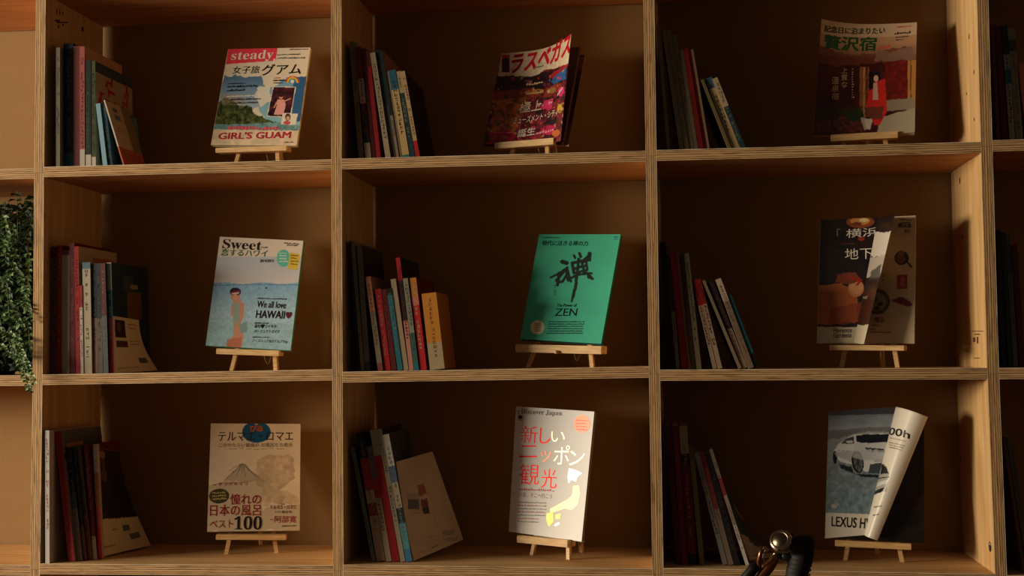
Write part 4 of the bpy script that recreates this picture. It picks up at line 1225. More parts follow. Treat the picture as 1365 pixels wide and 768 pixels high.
row(1, 0, 3.071, 0, 0, [
    (229, 246, 229, 195, [(1, GR)], GR, (90, 70, 60), 'thin greyish brown magazine', {'y': .012}),
    (258, 299, 244, 180, [(.12, (40, 100, 130)), (1, NV)], NV, (150, 176, 176), 'dark navy magazine with pale spine characters'),
    (300, 326, 287, 190, [(1, (134, 66, 52))], PK, None, 'tall reddish brown magazine'),
    (327, 348, 304, 192, [(.15, WH), (1, (196, 100, 90))], (224, 170, 140), DR, 'pinkish magazine with salmon cover edge'),
    (349, 374, 315, 250, [(.12, WH), (1, (24, 32, 26))], (206, 186, 150), (90, 130, 90), 'black magazine with green spine print'),
    (375, 393, 348, 252, [(.1, WH), (1, (74, 82, 44))], (206, 186, 150), (40, 50, 30), 'olive magazine with red lettered cover',
        {'art': [(0, .48, 1, .9, (196, 176, 150)), (0, .9, 1, 1, (70, 84, 96)), (.1, .1, .9, .46, (60, 50, 70)), (0.26, 0.54, 0.34, 0.56, (206, 30, 40)), (0.12, 0.64, 0.16, 0.71, (206, 30, 40)), (0.70, 0.58, 0.74, 0.62, (206, 30, 40)), (0.21, 0.54, 0.39, 0.56, (206, 30, 40)), (0.76, 0.77, 0.80, 0.82, (206, 30, 40)), (0.32, 0.71, 0.36, 0.79, (206, 30, 40)), (0.80, 0.53, 0.84, 0.60, (206, 30, 40)), (0.49, 0.56, 0.56, 0.58, (206, 30, 40)), (0.85, 0.79, 0.89, 0.84, (206, 30, 40)), (0.82, 0.69, 0.86, 0.78, (206, 30, 40)), (0.49, 0.64, 0.53, 0.70, (206, 30, 40)), (0.20, 0.60, 0.24, 0.64, (206, 30, 40)), (0.10, 0.71, 0.23, 0.73, (206, 30, 40)), (0.46, 0.62, 0.50, 0.66, (206, 30, 40)), (0.41, 0.57, 0.45, 0.62, (206, 30, 40)), (0.36, 0.75, 0.50, 0.78, (206, 30, 40)), (0.82, 0.53, 0.91, 0.56, (206, 30, 40)), (0.70, 0.71, 0.81, 0.73, (206, 30, 40)), (0.21, 0.66, 0.37, 0.68, (206, 30, 40)), (0.81, 0.82, 0.85, 0.91, (206, 30, 40)), (0.08, 0.60, 0.12, 0.67, (206, 30, 40)), (0.40, 0.82, 0.44, 0.90, (206, 30, 40)), (0.31, 0.57, 0.39, 0.59, (206, 30, 40)), (0.38, 0.83, 0.44, 0.85, (206, 30, 40)), (0.10, 0.56, 0.14, 0.61, (206, 30, 40)), (0.30, 0.53, 0.34, 0.59, (206, 30, 40)), (0.23, 0.52, 0.32, 0.54, (206, 30, 40)), (0.63, 0.55, 0.76, 0.57, (206, 30, 40)), (0.27, 0.84, 0.40, 0.86, (206, 30, 40)), (0.71, 0.64, 0.75, 0.70, (206, 30, 40)), (0.26, 0.64, 0.38, 0.66, (206, 30, 40)), (0.27, 0.80, 0.31, 0.86, (206, 30, 40)), (0.09, 0.59, 0.18, 0.61, (206, 30, 40)), (0.25, 0.80, 0.32, 0.82, (206, 30, 40))]}),
    (422, 441, 378, 428, [(1, (150, 196, 212))], BL_, None, 'slim light blue booklet, lit along its edge'),
    (442, 462, 402, 430, [(1, (36, 76, 92))], (30, 66, 76), (120, 160, 170), 'short dark teal booklet', {'deep': .15}),
    (505, 512, 421, 412, [(.3, SA), (1, WH)], (222, 196, 158), None, 'short cream booklet with a salmon lower cover', {'deep': .135, 'art': [(0, 0, 1, .3, SA), (.62, .3, 1, 1, (150, 132, 80)), (.22, .86, .42, .92, (100, 120, 150)), (.22, .74, .46, .82, (110, 130, 160)), (.2, .6, .5, .615, GR), (.2, .56, .45, .57, GR), (.2, .2, .8, .215, (170, 70, 50)), (.2, .15, .7, .165, (170, 70, 50))]})])
row(1, 1, 2.65, 0, 230, [
    (177, 198, 177, 262, [(.9, (110, 84, 86)), (1, DR)], GR, (60, 50, 60), 'greyish purple magazine standing upright'),
    (200, 217, 194, 258, [(1, (176, 36, 40))], RD, (220, 180, 160), 'bright red magazine spine'),
    (218, 246, 208, 275, [(.96, (176, 160, 130)), (1, DR)], BE, None, 'grey beige thick magazine'),
    (248, 266, 233, 250, [(1, (112, 26, 30))], DR, (200, 120, 100), 'dark red magazine with pale print'),
    (268, 284, 252, 262, [(1, RD)], (216, 190, 150), (150, 20, 20), 'red magazine with tall cream cover', {'art': [(.35, .88, .9, .93, (206, 120, 100))]}),
    (285, 296, 270, 400, [(.75, WH), (1, RD)], WH, (150, 60, 60), 'short white booklet with red top'),
    (297, 326, 285, 318, [(.94, (206, 190, 160)), (1, (100, 130, 140))], WH, (40, 40, 44), 'white magazine with black spine characters'),
    (328, 346, 310, 322, [(.5, (150, 110, 100)), (1, (26, 34, 36))], BK, (120, 120, 110), 'black topped magazine with dusty pink foot'),
    (347, 365, 328, 322, [(.5, (104, 96, 84)), (1, (26, 40, 46))], BK, (130, 110, 100), 'dark slate magazine spine'),
    (366, 384, 343, 322, [(.52, (90, 100, 96)), (1, (96, 34, 34))], BK, (180, 150, 130), 'dark wine magazine with grey foot'),
    (385, 402, 358, 320, [(.5, (196, 60, 84)), (.75, TE), (1, (170, 180, 170))], (30, 54, 70), (220, 220, 210), 'teal and pink striped magazine',
        {'art': [(.3, .75, .6, .9, (60, 84, 90)), (.4, .5, .8, .75, (120, 84, 60)), (.5, .78, .7, .82, (160, 150, 90))]})])
row(1, 2, 2.867, 0, 500, [
    (173, 190, 172, 212, [(1, (226, 222, 216))], WH, (206, 60, 60), 'white magazine with red spine lettering', {'left': WH, 'y': .004}),
    (262, 288, 206, 218, [(1, (186, 44, 44))], (96, 106, 116), (120, 24, 24), 'red magazine with grey blue cover top', {'art': [(0, .9, 1, 1, (110, 110, 110)), (.1, .86, .5, .9, (214, 160, 70)), (0, .78, .9, .82, (40, 34, 34))], 'y': .03}),
    (292, 312, 236, 280, [(.46, (176, 150, 130)), (.6, (70, 110, 140)), (1, (34, 36, 40))], NV, (190, 190, 190), 'dark magazine with blue and white photo spine', {'y': .042}),
    (313, 326, 258, 276, [(.3, (150, 96, 70)), (1, (40, 34, 30))], BK, (170, 150, 120), 'black and brown magazine spine', {'y': .048}),
    (327, 341, 278, 274, [(.4, (150, 80, 60)), (1, (96, 84, 60))], BRN, (60, 44, 34), 'brown magazine spine', {'y': .054}),
    (342, 358, 306, 268, [(.2, WH), (1, (120, 22, 26))], DR, (220, 160, 120), 'dark red magazine with pale foot', {'y': .06, 'deep': .17}),
    (360, 376, 340, 265, [(.45, (226, 60, 60)), (.75, (196, 110, 60)), (1, (206, 190, 160))], (206, 186, 150), (206, 40, 40), 'white and red magazine', {'deep': .011, 'y': .066})])
row(2, 0, 3.488, 430, 0, [
    (168, 194, 124, 195, [(1, (150, 130, 100))], GR, (90, 70, 60), 'beige magazine, tallest and nearest the panel'),
    (200, 228, 150, 222, [(.15, BE), (.5, BK), (.72, (196, 176, 150)), (1, DR)], DR, (206, 60, 70), 'red topped magazine with white label'),
    (231, 249, 180, 225, [(1, (92, 24, 24))], DR, None, 'dark red magazine spine'),
    (251, 272, 197, 238, [(.85, (176, 30, 34)), (1, DR)], RD, None, 'bright red slim magazine'),
    (293, 319, 202, 250, [(1, (186, 164, 130))], BE, (70, 60, 50), 'white magazine with dark spine lettering'),
    (320, 344, 220, 240, [(.5, (90, 84, 70)), (1, DG)], BK, (90, 100, 100), 'dark green magazine spine'),
    (345, 358, 246, 240, [(.4, (150, 130, 104)), (1, (24, 34, 34))], (170, 120, 90), (80, 90, 90), 'black green magazine with taller cover'),
    (359, 371, 290, 335, [(1, (176, 156, 120))], BE, None, 'slim beige booklet'),
    (373, 407, 300, 330, [(.04, TE), (.78, (206, 170, 110)), (1, (40, 96, 116))], BE, (40, 40, 40), 'tan magazine with blue top and bold characters'),
    (408, 433, 336, 335, [(.75, (26, 60, 60)), (1, (176, 156, 110))], NV, (90, 120, 110), 'teal magazine with beige top'),
    (435, 455, 362, 333, [(.2, RD), (1, (196, 160, 110))], (28, 24, 22), (100, 70, 50), 'beige magazine with red foot and dark cover')])
row(2, 1, 3.337, 430, 290, [
    (158, 168, 117, 104, [(1, (40, 32, 28))], BK, None, 'thin black folder nearest the panel'),
    (171, 187, 123, 106, [(1, (150, 138, 116))], GR, (80, 70, 60), 'grey beige tall magazine'),
    (188, 212, 152, 126, [(.08, (70, 90, 90)), (1, (134, 128, 112))], (70, 62, 56), (100, 90, 80), 'grey tall magazine with teal foot'),
    (246, 270, 190, 265, [(.08, (150, 80, 70)), (.62, (150, 140, 110)), (1, (206, 130, 100))], BE, (90, 80, 60), 'beige magazine with pink top half'),
    (276, 305, 232, 320, [(1, RD)], RD, (220, 150, 130), 'red magazine with small spine print'),
    (307, 331, 258, 322, [(1, (104, 28, 26))], DR, (150, 60, 50), 'dark red magazine spine'),
    (334, 358, 280, 318, [(.92, (40, 118, 130)), (1, BK)], TE, (150, 180, 180), 'teal magazine spine'),
    (360, 384, 297, 276, [(1, (176, 156, 122))], BE, None, 'beige magazine without print'),
    (386, 406, 325, 180, [(.44, (206, 140, 124)), (.8, BK), (1, RD)], BK, (60, 40, 40), 'tall magazine with red top and pink foot'),
    (407, 430, 357, 272, [(.08, TE), (.4, (60, 100, 90)), (1, (150, 144, 120))], BK, (70, 80, 70), 'grey green magazine spine'),
    (434, 465, 386, 270, [(.7, (196, 30, 34)), (.8, (220, 120, 100)), (1, (206, 130, 50))], DR, (230, 190, 150), 'red magazine with orange top'),
    (478, 545, 440, 340, [(.35, (186, 164, 126)), (1, (216, 140, 44))], (196, 120, 40), (120, 80, 40), 'thick orange paperback with beige foot, rightmost', {'deep': .15})])
row(2, 2, 3.367, 430, 540, [
    (222, 241, 126, 190, [(1, (120, 128, 120))], BK, (60, 60, 60), 'slim grey magazine nearest the panel', {'y': .046}),
    (243, 283, 150, 128, [(.35, (190, 160, 130)), (.45, (150, 60, 50)), (.55, BE), (.8, RD), (1, (20, 22, 26))], BK, (200, 170, 150), 'black topped thick magazine with red characters', {'y': .046}),
    (285, 312, 196, 188, [(.55, (196, 170, 140)), (.72, RD), (1, (110, 104, 96))], BE, (186, 60, 50), 'beige magazine with red block on its spine', {'y': .046}),
    (314, 348, 201, 114, [(.8, (170, 22, 26)), (1, (176, 164, 140))], DR, None, 'red magazine with pale top, rising behind', {'y': .046}),
    (350, 373, 228, 112, [(1, (176, 160, 130))], (40, 34, 30), (70, 60, 50), 'beige tall magazine', {'y': .046}),
    (375, 405, 245, 140, [(.1, (70, 130, 170)), (.3, (90, 160, 160)), (.42, (30, 60, 60)), (.62, (190, 170, 140)), (.75, (90, 120, 150)), (1, WH)], (70, 70, 74), (50, 50, 50), 'white magazine with black letters and teal foot', {'y': .046})])
row(3, 0, 3.488, 850, 0, [
    (138, 155, 86, 115, [(1, (150, 126, 96))], BE, None, 'slim beige magazine standing apart at the panel'),
    (196, 218, 113, 143, [(1, (150, 130, 100))], BE, None, 'beige leaning magazine'),
    (219, 242, 133, 143, [(1, (140, 120, 94))], BE, (110, 90, 70), 'beige leaning magazine, faint print'),
    (243, 264, 161, 165, [(1, (146, 126, 98))], DR, (110, 90, 70), 'beige magazine with faint print'),
    (265, 284, 192, 232, [(1, (120, 104, 84))], BE, None, 'short dull beige magazine'),
    (285, 309, 204, 230, [(.6, (130, 20, 22)), (1, (150, 26, 26))], DR, None, 'dark red magazine spine'),
    (310, 324, 232, 232, [(1, RD)], RD, (110, 20, 20), 'brighter red slim magazine'),
    (326, 338, 246, 230, [(1, (150, 122, 90))], BK, None, 'slim beige booklet beside the red ones'),
    (424, 440, 293, 372, [(1, (120, 100, 60))], OL, None, 'olive booklet leaning far over'),
    (441, 479, 312, 368, [(.85, (190, 160, 110)), (1, (60, 96, 120))], BE, (40, 36, 34), 'tan booklet with black spine characters, leaning'),
    (480, 508, 346, 368, [(.6, (34, 60, 70)), (1, (196, 170, 130))], (30, 60, 66), (90, 110, 110), 'dark teal booklet, rightmost and leaning')])
row(3, 1, 3.489, 850, 290, [
    (134, 164, 102, 115, [(1, (24, 20, 20))], BK, None, 'black folder nearest the panel'),
    (180, 197, 130, 172, [(.5, (150, 146, 140)), (1, (50, 44, 44))], GR, (80, 70, 70), 'slim grey magazine with dark top'),
    (206, 234, 146, 165, [(1, (176, 34, 28))], RD, None, 'bright red magazine with plain spine'),
    (235, 249, 169, 168, [(1, (150, 100, 50))], OR, None, 'slim ochre magazine beside the red one'),
    (250, 272, 181, 170, [(1, (66, 40, 32))], BK, (120, 70, 50), 'dark brown magazine'),
    (274, 299, 193, 170, [(1, (134, 120, 92))], GR, (50, 44, 40), 'grey beige magazine with dark spine print'),
    (350, 371, 240, 290, [(.7, (176, 150, 120)), (1, (150, 26, 26))], DR, (60, 50, 44), 'white magazine with red top'),
    (373, 396, 268, 290, [(.72, (180, 154, 124)), (1, (156, 30, 28))], DR, (60, 50, 44), 'white magazine with red top'),
    (470, 486, 300, 295, [(1, (150, 128, 98))], BE, None, 'slim beige magazine leaning'),
    (488, 514, 328, 300, [(.45, (150, 128, 100)), (1, (50, 30, 26))], BK, (130, 80, 60), 'dark brown magazine with beige foot'),
    (516, 545, 362, 290, [(.75, (140, 112, 88)), (1, (206, 180, 150))], BE, (110, 40, 36), 'beige magazine with pale printed top'),
    (547, 570, 402, 370, [(.2, BK), (1, (28, 100, 112))], (24, 74, 84), None, 'short teal booklet, rightmost and leaning')])
row(3, 2, 3.37, 860, 540, [
    (140, 165, 92, 96, [(1, (96, 20, 22))], DR, None, 'dark red magazine nearest the panel', {'y': .05}),
    (166, 194, 121, 95, [(1, (140, 24, 28))], RD, (210, 110, 100), 'red magazine with pale print', {'y': .05}),
    (196, 234, 152, 97, [(.08, BK), (.72, (120, 22, 26)), (.8, (60, 20, 20)), (1, (196, 170, 140))], DR, (220, 130, 120), 'thick red magazine with white top', {'y': .05}),
    (246, 269, 182, 200, [(.9, (136, 124, 66)), (1, (110, 96, 60))], OL, None, 'slim olive magazine', {'y': .05}),
    (349, 373, 206, 220, [(1, (150, 140, 130))], GR, (60, 50, 50), 'grey magazine leaning, dark spine print', {'y': .05}),
    (375, 400, 228, 222, [(.5, (150, 130, 110)), (1, (150, 60, 56))], DR, (200, 120, 110), 'red and white magazine leaning', {'y': .05}),
    (402, 430, 246, 226, [(1, (40, 36, 38))], BK, (110, 90, 80), 'black magazine leaning', {'y': .05}),
    (452, 470, 266, 208, [(.35, (236, 226, 214)), (.6, (190, 170, 150)), (.75, (190, 60, 60)), (1, (170, 150, 130))], (206, 196, 180), (150, 60, 60), 'slim white steeply leaning magazine', {'y': .05})])
row(4, 0, 3.072, 1240, 0, [
    (274, 290, 247, 100, [(1, (120, 60, 50))], DR, None, 'thin dull red magazine nearest the panel'),
    (296, 322, 264, 104, [(1, (120, 22, 26))], DR, (90, 30, 30), 'dark red magazine'),
    (326, 350, 290, 105, [(.5, (190, 170, 140)), (.62, TE), (.75, (170, 170, 160)), (1, (34, 44, 48))], BK, (90, 90, 90), 'dark magazine with teal and white label'),
    (352, 382, 306, 118, [(.8, (150, 136, 110)), (.9, (60, 80, 60)), (1, (140, 140, 120))], BE, (90, 80, 70), 'grey green magazine leaning'),
    (400, 425, 356, 262, [(1, (150, 70, 40))], BE, None, 'short brown booklet cut by the frame')])
row(4, 1, 2.477, 1240, 210, [
    (238, 254, 217, 240, [(1, (60, 30, 28))], BK, None, 'dark brown magazine nearest the panel'),
    (259, 275, 232, 248, [(1, (40, 66, 60))], DG, (100, 120, 110), 'dark green magazine with faint print'),
    (276, 292, 244, 255, [(.7, (136, 122, 100)), (1, (90, 100, 84))], GR, (90, 50, 40), 'grey magazine with dull spine'),
    (296, 316, 266, 290, [(1, (96, 30, 28))], BK, (150, 110, 90), 'dark red magazine cut by the frame')])
row(4, 2, 2.664, 1240, 480, [
    (330, 342, 257, 270, [(1, (130, 90, 54))], BRN, None, 'thin ochre magazine leaning'),
    (346, 368, 270, 272, [(1, (130, 110, 80))], BE, (80, 60, 50), 'beige magazine leaning behind the ochre one')])

# cream catalogue with its back cover turned to the room, bottom middle compartment
def loose_cover(label, corners, ys, thick, paint, base, comp, crop, bulge=None, warp=None, name='magazine', ns=90, mat=None, own=False):
    ox, oy, sc = crop
    P4 = [onY(ox + x / sc, oy + y / sc, yy) for (x, y), yy in zip(corners, ys)]
    c = (P4[2] + P4[3]) / 2
    root = empty(name, tuple(P4[2]), label=label, category='magazine', group='filed magazines in the %s compartment' % comp)
    inv = np.eye(4); inv[:3, 3] = -P4[2]
    nr = np.cross(P4[1] - P4[2], P4[0] - P4[3]); nr = nr / np.linalg.norm(nr)
    if nr[1] > 0: nr = -nr
    f = bil(P4)
    def P(s, t):
        return f(s, t) + (nr * (bulge(s, t))[..., None] if bulge else 0) + (np.array(warp) * (s * np.sin(np.pi * t))[..., None] if warp else 0)
    sh = Sheet(P, [(0, 0), (100, 0), (0, 140), (100, 140)] if own else corners, ns, 120); a = sh.art(base); paint(a)
    sh.build(a, 'back_cover', mat or PRINT, root, inv, 'cover_lettering')
    m = MB(); q = [p + inv[:3, 3] for p in P4]
    n_ = 12
    V = []
    for j in (0, 1):
        for tt in np.linspace(0, 1, n_ + 1):
            for ss in np.linspace(0, 1, n_ + 1):
                V.append(P(np.array(ss), np.array(tt)) + inv[:3, 3] - nr * (.0006 + j * thick))
    F = []
    N1 = n_ + 1
    for j in (0, 1):
        for a_ in range(n_):
            for b_ in range(n_):
                i0 = j * N1 * N1 + a_ * N1 + b_; F.append((i0, i0 + 1, i0 + 1 + N1, i0 + N1))
    for e_ in range(n_):
        for (i0, i1) in (((e_), (e_ + 1)), ((n_ * N1 + e_), (n_ * N1 + e_ + 1)), ((e_ * N1), ((e_ + 1) * N1)), ((e_ * N1 + n_), ((e_ + 1) * N1 + n_))):
            F.append((i0, i1, i1 + N1 * N1, i0 + N1 * N1))
    m.mesh(V, F); m.build('page_block', PAGES, root)
    return root
def cream(a):
    a.speck(np.ones(a.X.shape, bool), .06, 60)
    a.rect(374, 374, 428, 402, (176, 160, 140)); a.rect(378, 402, 428, 444, (90, 84, 90)); a.poly([(420, 345), (450, 334), (462, 376), (430, 390)], (170, 90, 70)); a.poly([(434, 404), (464, 398), (476, 464), (446, 468)], (130, 50, 50)); a.poly([(446, 440), (468, 434), (476, 464), (450, 468)], (50, 50, 56))
    a.line([(446, 270), (526, 600)], 3, (190, 164, 130)); a.greek((400, 462), (430, 466), 6, (150, 120, 100))
    a.rect(530, 548, 592, 578, (200, 180, 150)); 
    for i in range(14): a.line([(536 + i * 4, 550), (540 + i * 4, 576)], 1.6, (80, 70, 60))
    for i in range(14): a.line([(548 + i * 4, 588), (552 + i * 4, 606)], 1.6, (80, 70, 60))
    a.greek((474, 580), (510, 574), 6, (130, 110, 90)); a.line([(490, 636), (540, 618)], 3, (110, 60, 50)); a.greek((426, 662), (500, 640), 5, (150, 120, 100))
loose_cover('cream catalogue with barcode and small photos turned to the room, bottom middle compartment', [(308, 262), (493, 208), (410, 700), (632, 604)], (.05, .20, .05, .20), .006, cream, (206, 180, 144), 'bottom middle', (430, 540, 3.367), mat=SPINE)
def fan(a):
    a.speck(np.ones(a.X.shape, bool), .08, 50); a.poly([(300, 300), (350, 330), (400, 430), (360, 400)], (30, 70, 74), 1, 6)
    a.poly([(350, 350), (420, 420), (520, 560), (470, 520), (400, 450)], (60, 50, 60), .9, 8); a.poly([(440, 590), (500, 570), (560, 575), (500, 600), (450, 604)], (26, 22, 34), 1, 4); a.ell(540, 596, 14, 10, (60, 80, 120)); a.poly([(470, 500), (520, 540), (490, 545)], (200, 130, 80), .8, 4)
loose_cover('white magazine with a dark swirl flopped open to the right, bottom right compartment', [(310, 300), (345, 330), (478, 696), (590, 680)], (.06, .12, .06, .17), .004, fan, (176, 160, 136), 'bottom right', (860, 540, 3.37), bulge=lambda s, t: -.015 * np.sin(np.pi * t) * s)

def leaflet(a):
    a.rect(6, 8, 44, 52, (50, 30, 26)); a.rect(8, 60, 46, 76, (90, 50, 50)); a.ell(22, 26, 8, 12, (110, 70, 50)); a.greek((54, 18), (90, 18), 5, (180, 110, 90)); a.greek((54, 28), (84, 28), 4, (160, 120, 100)); a.greek((54, 62), (90, 62), 4, (160, 120, 100)); a.greek((54, 70), (86, 70), 4, (160, 120, 100))
    a.rect(66, 104, 88, 118, (96, 90, 82)); a.greek((10, 130), (60, 130), 3, (140, 110, 90))
loose_cover('short cream leaflet with a dark photo, rightmost in the middle left compartment', [(399, 507), (490, 521), (405, 709), (558, 699)], (.036, .17, .036, .19), .002, leaflet, (226, 206, 170), 'middle left', (0, 230, 2.65), warp=(-.012, 0, 0), mat=SPINE, own=True)
def droop(a):
    a.speck(np.ones(a.X.shape, bool), .06, 30)
    k = a.inpoly([(4, 0), (100, 0), (100, 98), (4, 92)], 1); a.put(k, (40, 24, 20)); a.speck(k, .5, 20)
    a.ell(30, 36, 9, 7, (120, 84, 66)); a.poly([(24, 12), (36, 10), (36, 44), (26, 44)], (96, 66, 54), 1, 2); a.poly([(52, 36), (68, 40), (80, 88), (58, 92)], (24, 22, 34), 1, 3); a.ell(30, 8, 12, 5, (150, 120, 90))
    a.rect(56, 106, 72, 114, (100, 94, 86)); a.rect(66, 118, 88, 127, (100, 94, 86)); a.greek((32, 110), (46, 110), 3, (190, 80, 70)); a.greek((10, 130), (34, 130), 3, (140, 110, 90))
loose_cover('magazine with dark photo back cover drooping right, rightmost in the bottom left compartment', [(359, 278), (452, 290), (379, 697), (576, 650)], (.078, .22, .074, .25), .003, droop, (216, 198, 164), 'bottom left', (0, 500, 2.867), warp=(-.010, .0, 0), mat=SPINE, own=True)

# ------------------------------------------------------------------ trailing plant in the far left compartment
rp = random.Random(5)
zs = shelf_z(1, 0)[1]
plant = empty('trailing_plant', (-.20, .15, zs + .0004), label='bushy green trailing plant hanging over the shelf edge, far left compartment', category='plant')
m = MB(); m.lathe([(.0001, 0), (.055, 0), (.075, .11), (.08, .115), (.074, .115), (.068, .10), (.0001, .10)], Matrix.Identity(4), 24); m.build('pot', POT, plant)
def leaf(mb, p, d, up, L, Wd, col):
    d = d.normalized(); s = d.cross(up).normalized() * Wd / 2; n = s.cross(d).normalized() * L * .12
    tip = p + d * L - n; mid = p + d * L * .5
    mb.mesh([p, mid + s + n, tip, mid - s + n, mid], [(0, 4, 1), (4, 2, 1), (0, 3, 4), (4, 3, 2)], col)
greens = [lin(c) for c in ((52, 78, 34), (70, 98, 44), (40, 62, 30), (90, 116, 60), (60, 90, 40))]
deepg = [lin(c) for c in ((30, 46, 22), (38, 58, 26), (24, 38, 20))]  # shade at the back and top of the plant painted as darker leaves
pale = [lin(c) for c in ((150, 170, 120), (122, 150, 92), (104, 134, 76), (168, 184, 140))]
fol, stm, fr = MB(), MB(), MB()
base = Vector((-.20, .15, zs))
def sprig(pts, n, L, Wd, cols, mb):
    P = []
    for i in range(len(pts) - 1):
        for q in range(6):
            P.append(pts[i].lerp(pts[i + 1], q / 6))
    P.append(pts[-1])
    stm.tube([p - base for p in P[::3]], .0008, 4, cap=False)
    for i in range(n):
        f = (i + .5) / n * (len(P) - 1); a = P[int(f)].lerp(P[min(int(f) + 1, len(P) - 1)], f % 1)
        tdir = (P[min(int(f) + 1, len(P) - 1)] - P[int(f)]).normalized()
        for sd in (-1, 1):
            side = Vector((sd, rp.uniform(-.7, .3), rp.uniform(-.3, .5))).normalized()
            d = side * .8 + tdir * .6 + Vector((0, -.2, 0))
            leaf(mb, a - base, d, Vector((rp.uniform(-.4, .4), -1, .5)), L * rp.uniform(.7, 1.15), Wd * rp.uniform(.8, 1.1), rp.choice(cols))
ex = xdiv(0, 1) - T / 2
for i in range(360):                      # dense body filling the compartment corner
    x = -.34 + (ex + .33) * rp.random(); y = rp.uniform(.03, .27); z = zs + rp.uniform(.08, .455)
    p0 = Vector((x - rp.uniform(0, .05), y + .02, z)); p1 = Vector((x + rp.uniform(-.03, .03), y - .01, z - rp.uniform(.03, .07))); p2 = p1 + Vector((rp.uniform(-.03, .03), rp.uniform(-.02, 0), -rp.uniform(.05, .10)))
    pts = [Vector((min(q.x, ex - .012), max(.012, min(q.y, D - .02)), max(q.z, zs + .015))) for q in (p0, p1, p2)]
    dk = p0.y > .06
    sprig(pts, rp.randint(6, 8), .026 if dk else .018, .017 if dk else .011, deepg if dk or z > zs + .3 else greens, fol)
def P_(u, v, y): return Vector(onY(u, v, y))
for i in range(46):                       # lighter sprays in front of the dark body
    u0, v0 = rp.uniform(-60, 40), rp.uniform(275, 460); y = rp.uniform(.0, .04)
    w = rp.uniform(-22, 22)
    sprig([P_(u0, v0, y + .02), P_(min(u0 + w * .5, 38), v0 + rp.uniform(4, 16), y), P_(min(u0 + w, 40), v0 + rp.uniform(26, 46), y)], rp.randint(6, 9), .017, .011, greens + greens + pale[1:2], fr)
for pl, n in [([(28, 305, .05), (18, 345, .03), (10, 372, .02), (2, 385, .02)], 11), ([(8, 300, .04), (22, 335, .03), (12, 365, .02), (0, 380, .02)], 9), ([(36, 318, .05), (40, 350, .03), (30, 380, .02), (38, 420, .01)], 12),
              ([(5, 395, .02), (20, 408, .0), (32, 400, .0), (40, 418, .0)], 9), ([(2, 440, .0), (14, 448, -.01), (24, 452, -.02), (16, 478, -.02)], 10), ([(0, 458, .0), (10, 470, -.01), (22, 476, -.02)], 8), ([(40, 345, .02), (36, 400, .0), (42, 430, -.01)], 11)]:
    sprig([P_(*q) for q in pl], n, .014, .009, greens + pale[1:3], fr)
for pl, n in [([(12, 440, .0), (26, 462, -.02), (38, 486, -.03), (47, 512, -.03)], 17), ([(6, 446, .0), (22, 472, -.02), (33, 500, -.03), (40, 522, -.03)], 16), ([(20, 452, .0), (30, 480, -.025), (36, 505, -.028)], 12)]:
    sprig([P_(*q) for q in pl], n, .0125, .0075, pale + greens[:2], fr)
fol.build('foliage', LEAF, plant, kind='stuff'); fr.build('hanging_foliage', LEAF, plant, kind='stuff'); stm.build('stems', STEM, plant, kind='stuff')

# ------------------------------------------------------------------ bicycle parked in front of the shelf (only its bar end and bell reach the picture)
YB = -1.0
def Q(u, v, y=YB): return Vector(onY(u, v, y))
bo = Q(1040, 800); bo.z = 0
bike = empty('bicycle', tuple(bo), label='bicycle handlebar with round metal bell and dark leather grip at the bottom edge', category='bicycle')
def T_(name, pts, r, mat, n=14, parent=None, **k):
    m = MB(); m.tube([Vector(p) - bo for p in pts], r, n, **k)
    return m.build(name, mat, parent or bike)
# grip: a leather wrapped bar end
g0, g1, g2, g3 = Q(1071, 716.5), Q(1070, 728), Q(1063, 762), Q(1058, 800)
gr = T_('grip', [g0 + Vector((0, 0, .004)), g0 + Vector((0, 0, .002)), g0 - Vector((0, 0, .003)), g1, Q(1068, 745), g2, g3], [.004, .012, .0160, .0175, .0165, .0155, .0155], GRIP, 20)
m = MB()
for i in range(1, 12):
    f = i / 12; p = g1.lerp(g3, f) - bo; m.lathe([(.0166, -.0008), (.0175, 0), (.0166, .0008)], Matrix.Translation(p) @ Matrix.Rotation(.12, 4, 'Y'), 20)
m.build('leather_wrap', GRIP, gr, kind='stuff')
T_('bell_bracket', [Q(1042, 741, YB - .005), Q(1052, 742), Q(1064, 744)], [.006, .007, .008], BLACKM)
# bell: domed top facing up and to the camera's left
bc = Q(1040.5, 721, YB - .02) - bo
ax = Vector((-.36, -.80, .42)).normalized()
MZ = Matrix.Translation(bc) @ ax.to_track_quat('Z', 'Y').to_matrix().to_4x4()
m = MB(); m.lathe([(.0155, -.012), (.0162, -.006), (.0158, .0), (.0150, .003), (.0128, .0035)], MZ, 40); bell = m.build('bell', CHROME, bike)
m = MB(); m.lathe([(.0128, .0035), (.0118, .0045), (.0114, .0030), (.0095, .0040), (.006, .0055), (.003, .0062), (.0001, .0063)], MZ, 40); m.build('bell_dome', mat_plain('brushed_bell_top', (120, 108, 86), .3, 1.0, .25, 500, .1), bell)
m = MB(); m.lathe([(.0001, -.016), (.010, -.016), (.0155, -.012)], MZ, 32); m.build('bell_base', CHROME, bell)
m = MB(); mz2 = Matrix.Translation(bc + Vector((.014, .008, .000))) @ Vector((.5, -.7, .4)).normalized().to_track_quat('Z', 'Y').to_matrix().to_4x4()
m.lathe([(.0125, -.005), (.0135, .0), (.0125, .0015), (.0105, .001), (.0100, -.004)], mz2, 32); m.build('clamp_ring', STEEL, bell)
T_('striker', [Q(1030, 741, YB - .03), Q(1034, 737, YB - .03), Q(1039, 735, YB - .03)], [.0015, .0022, .003], CHROME, 10)
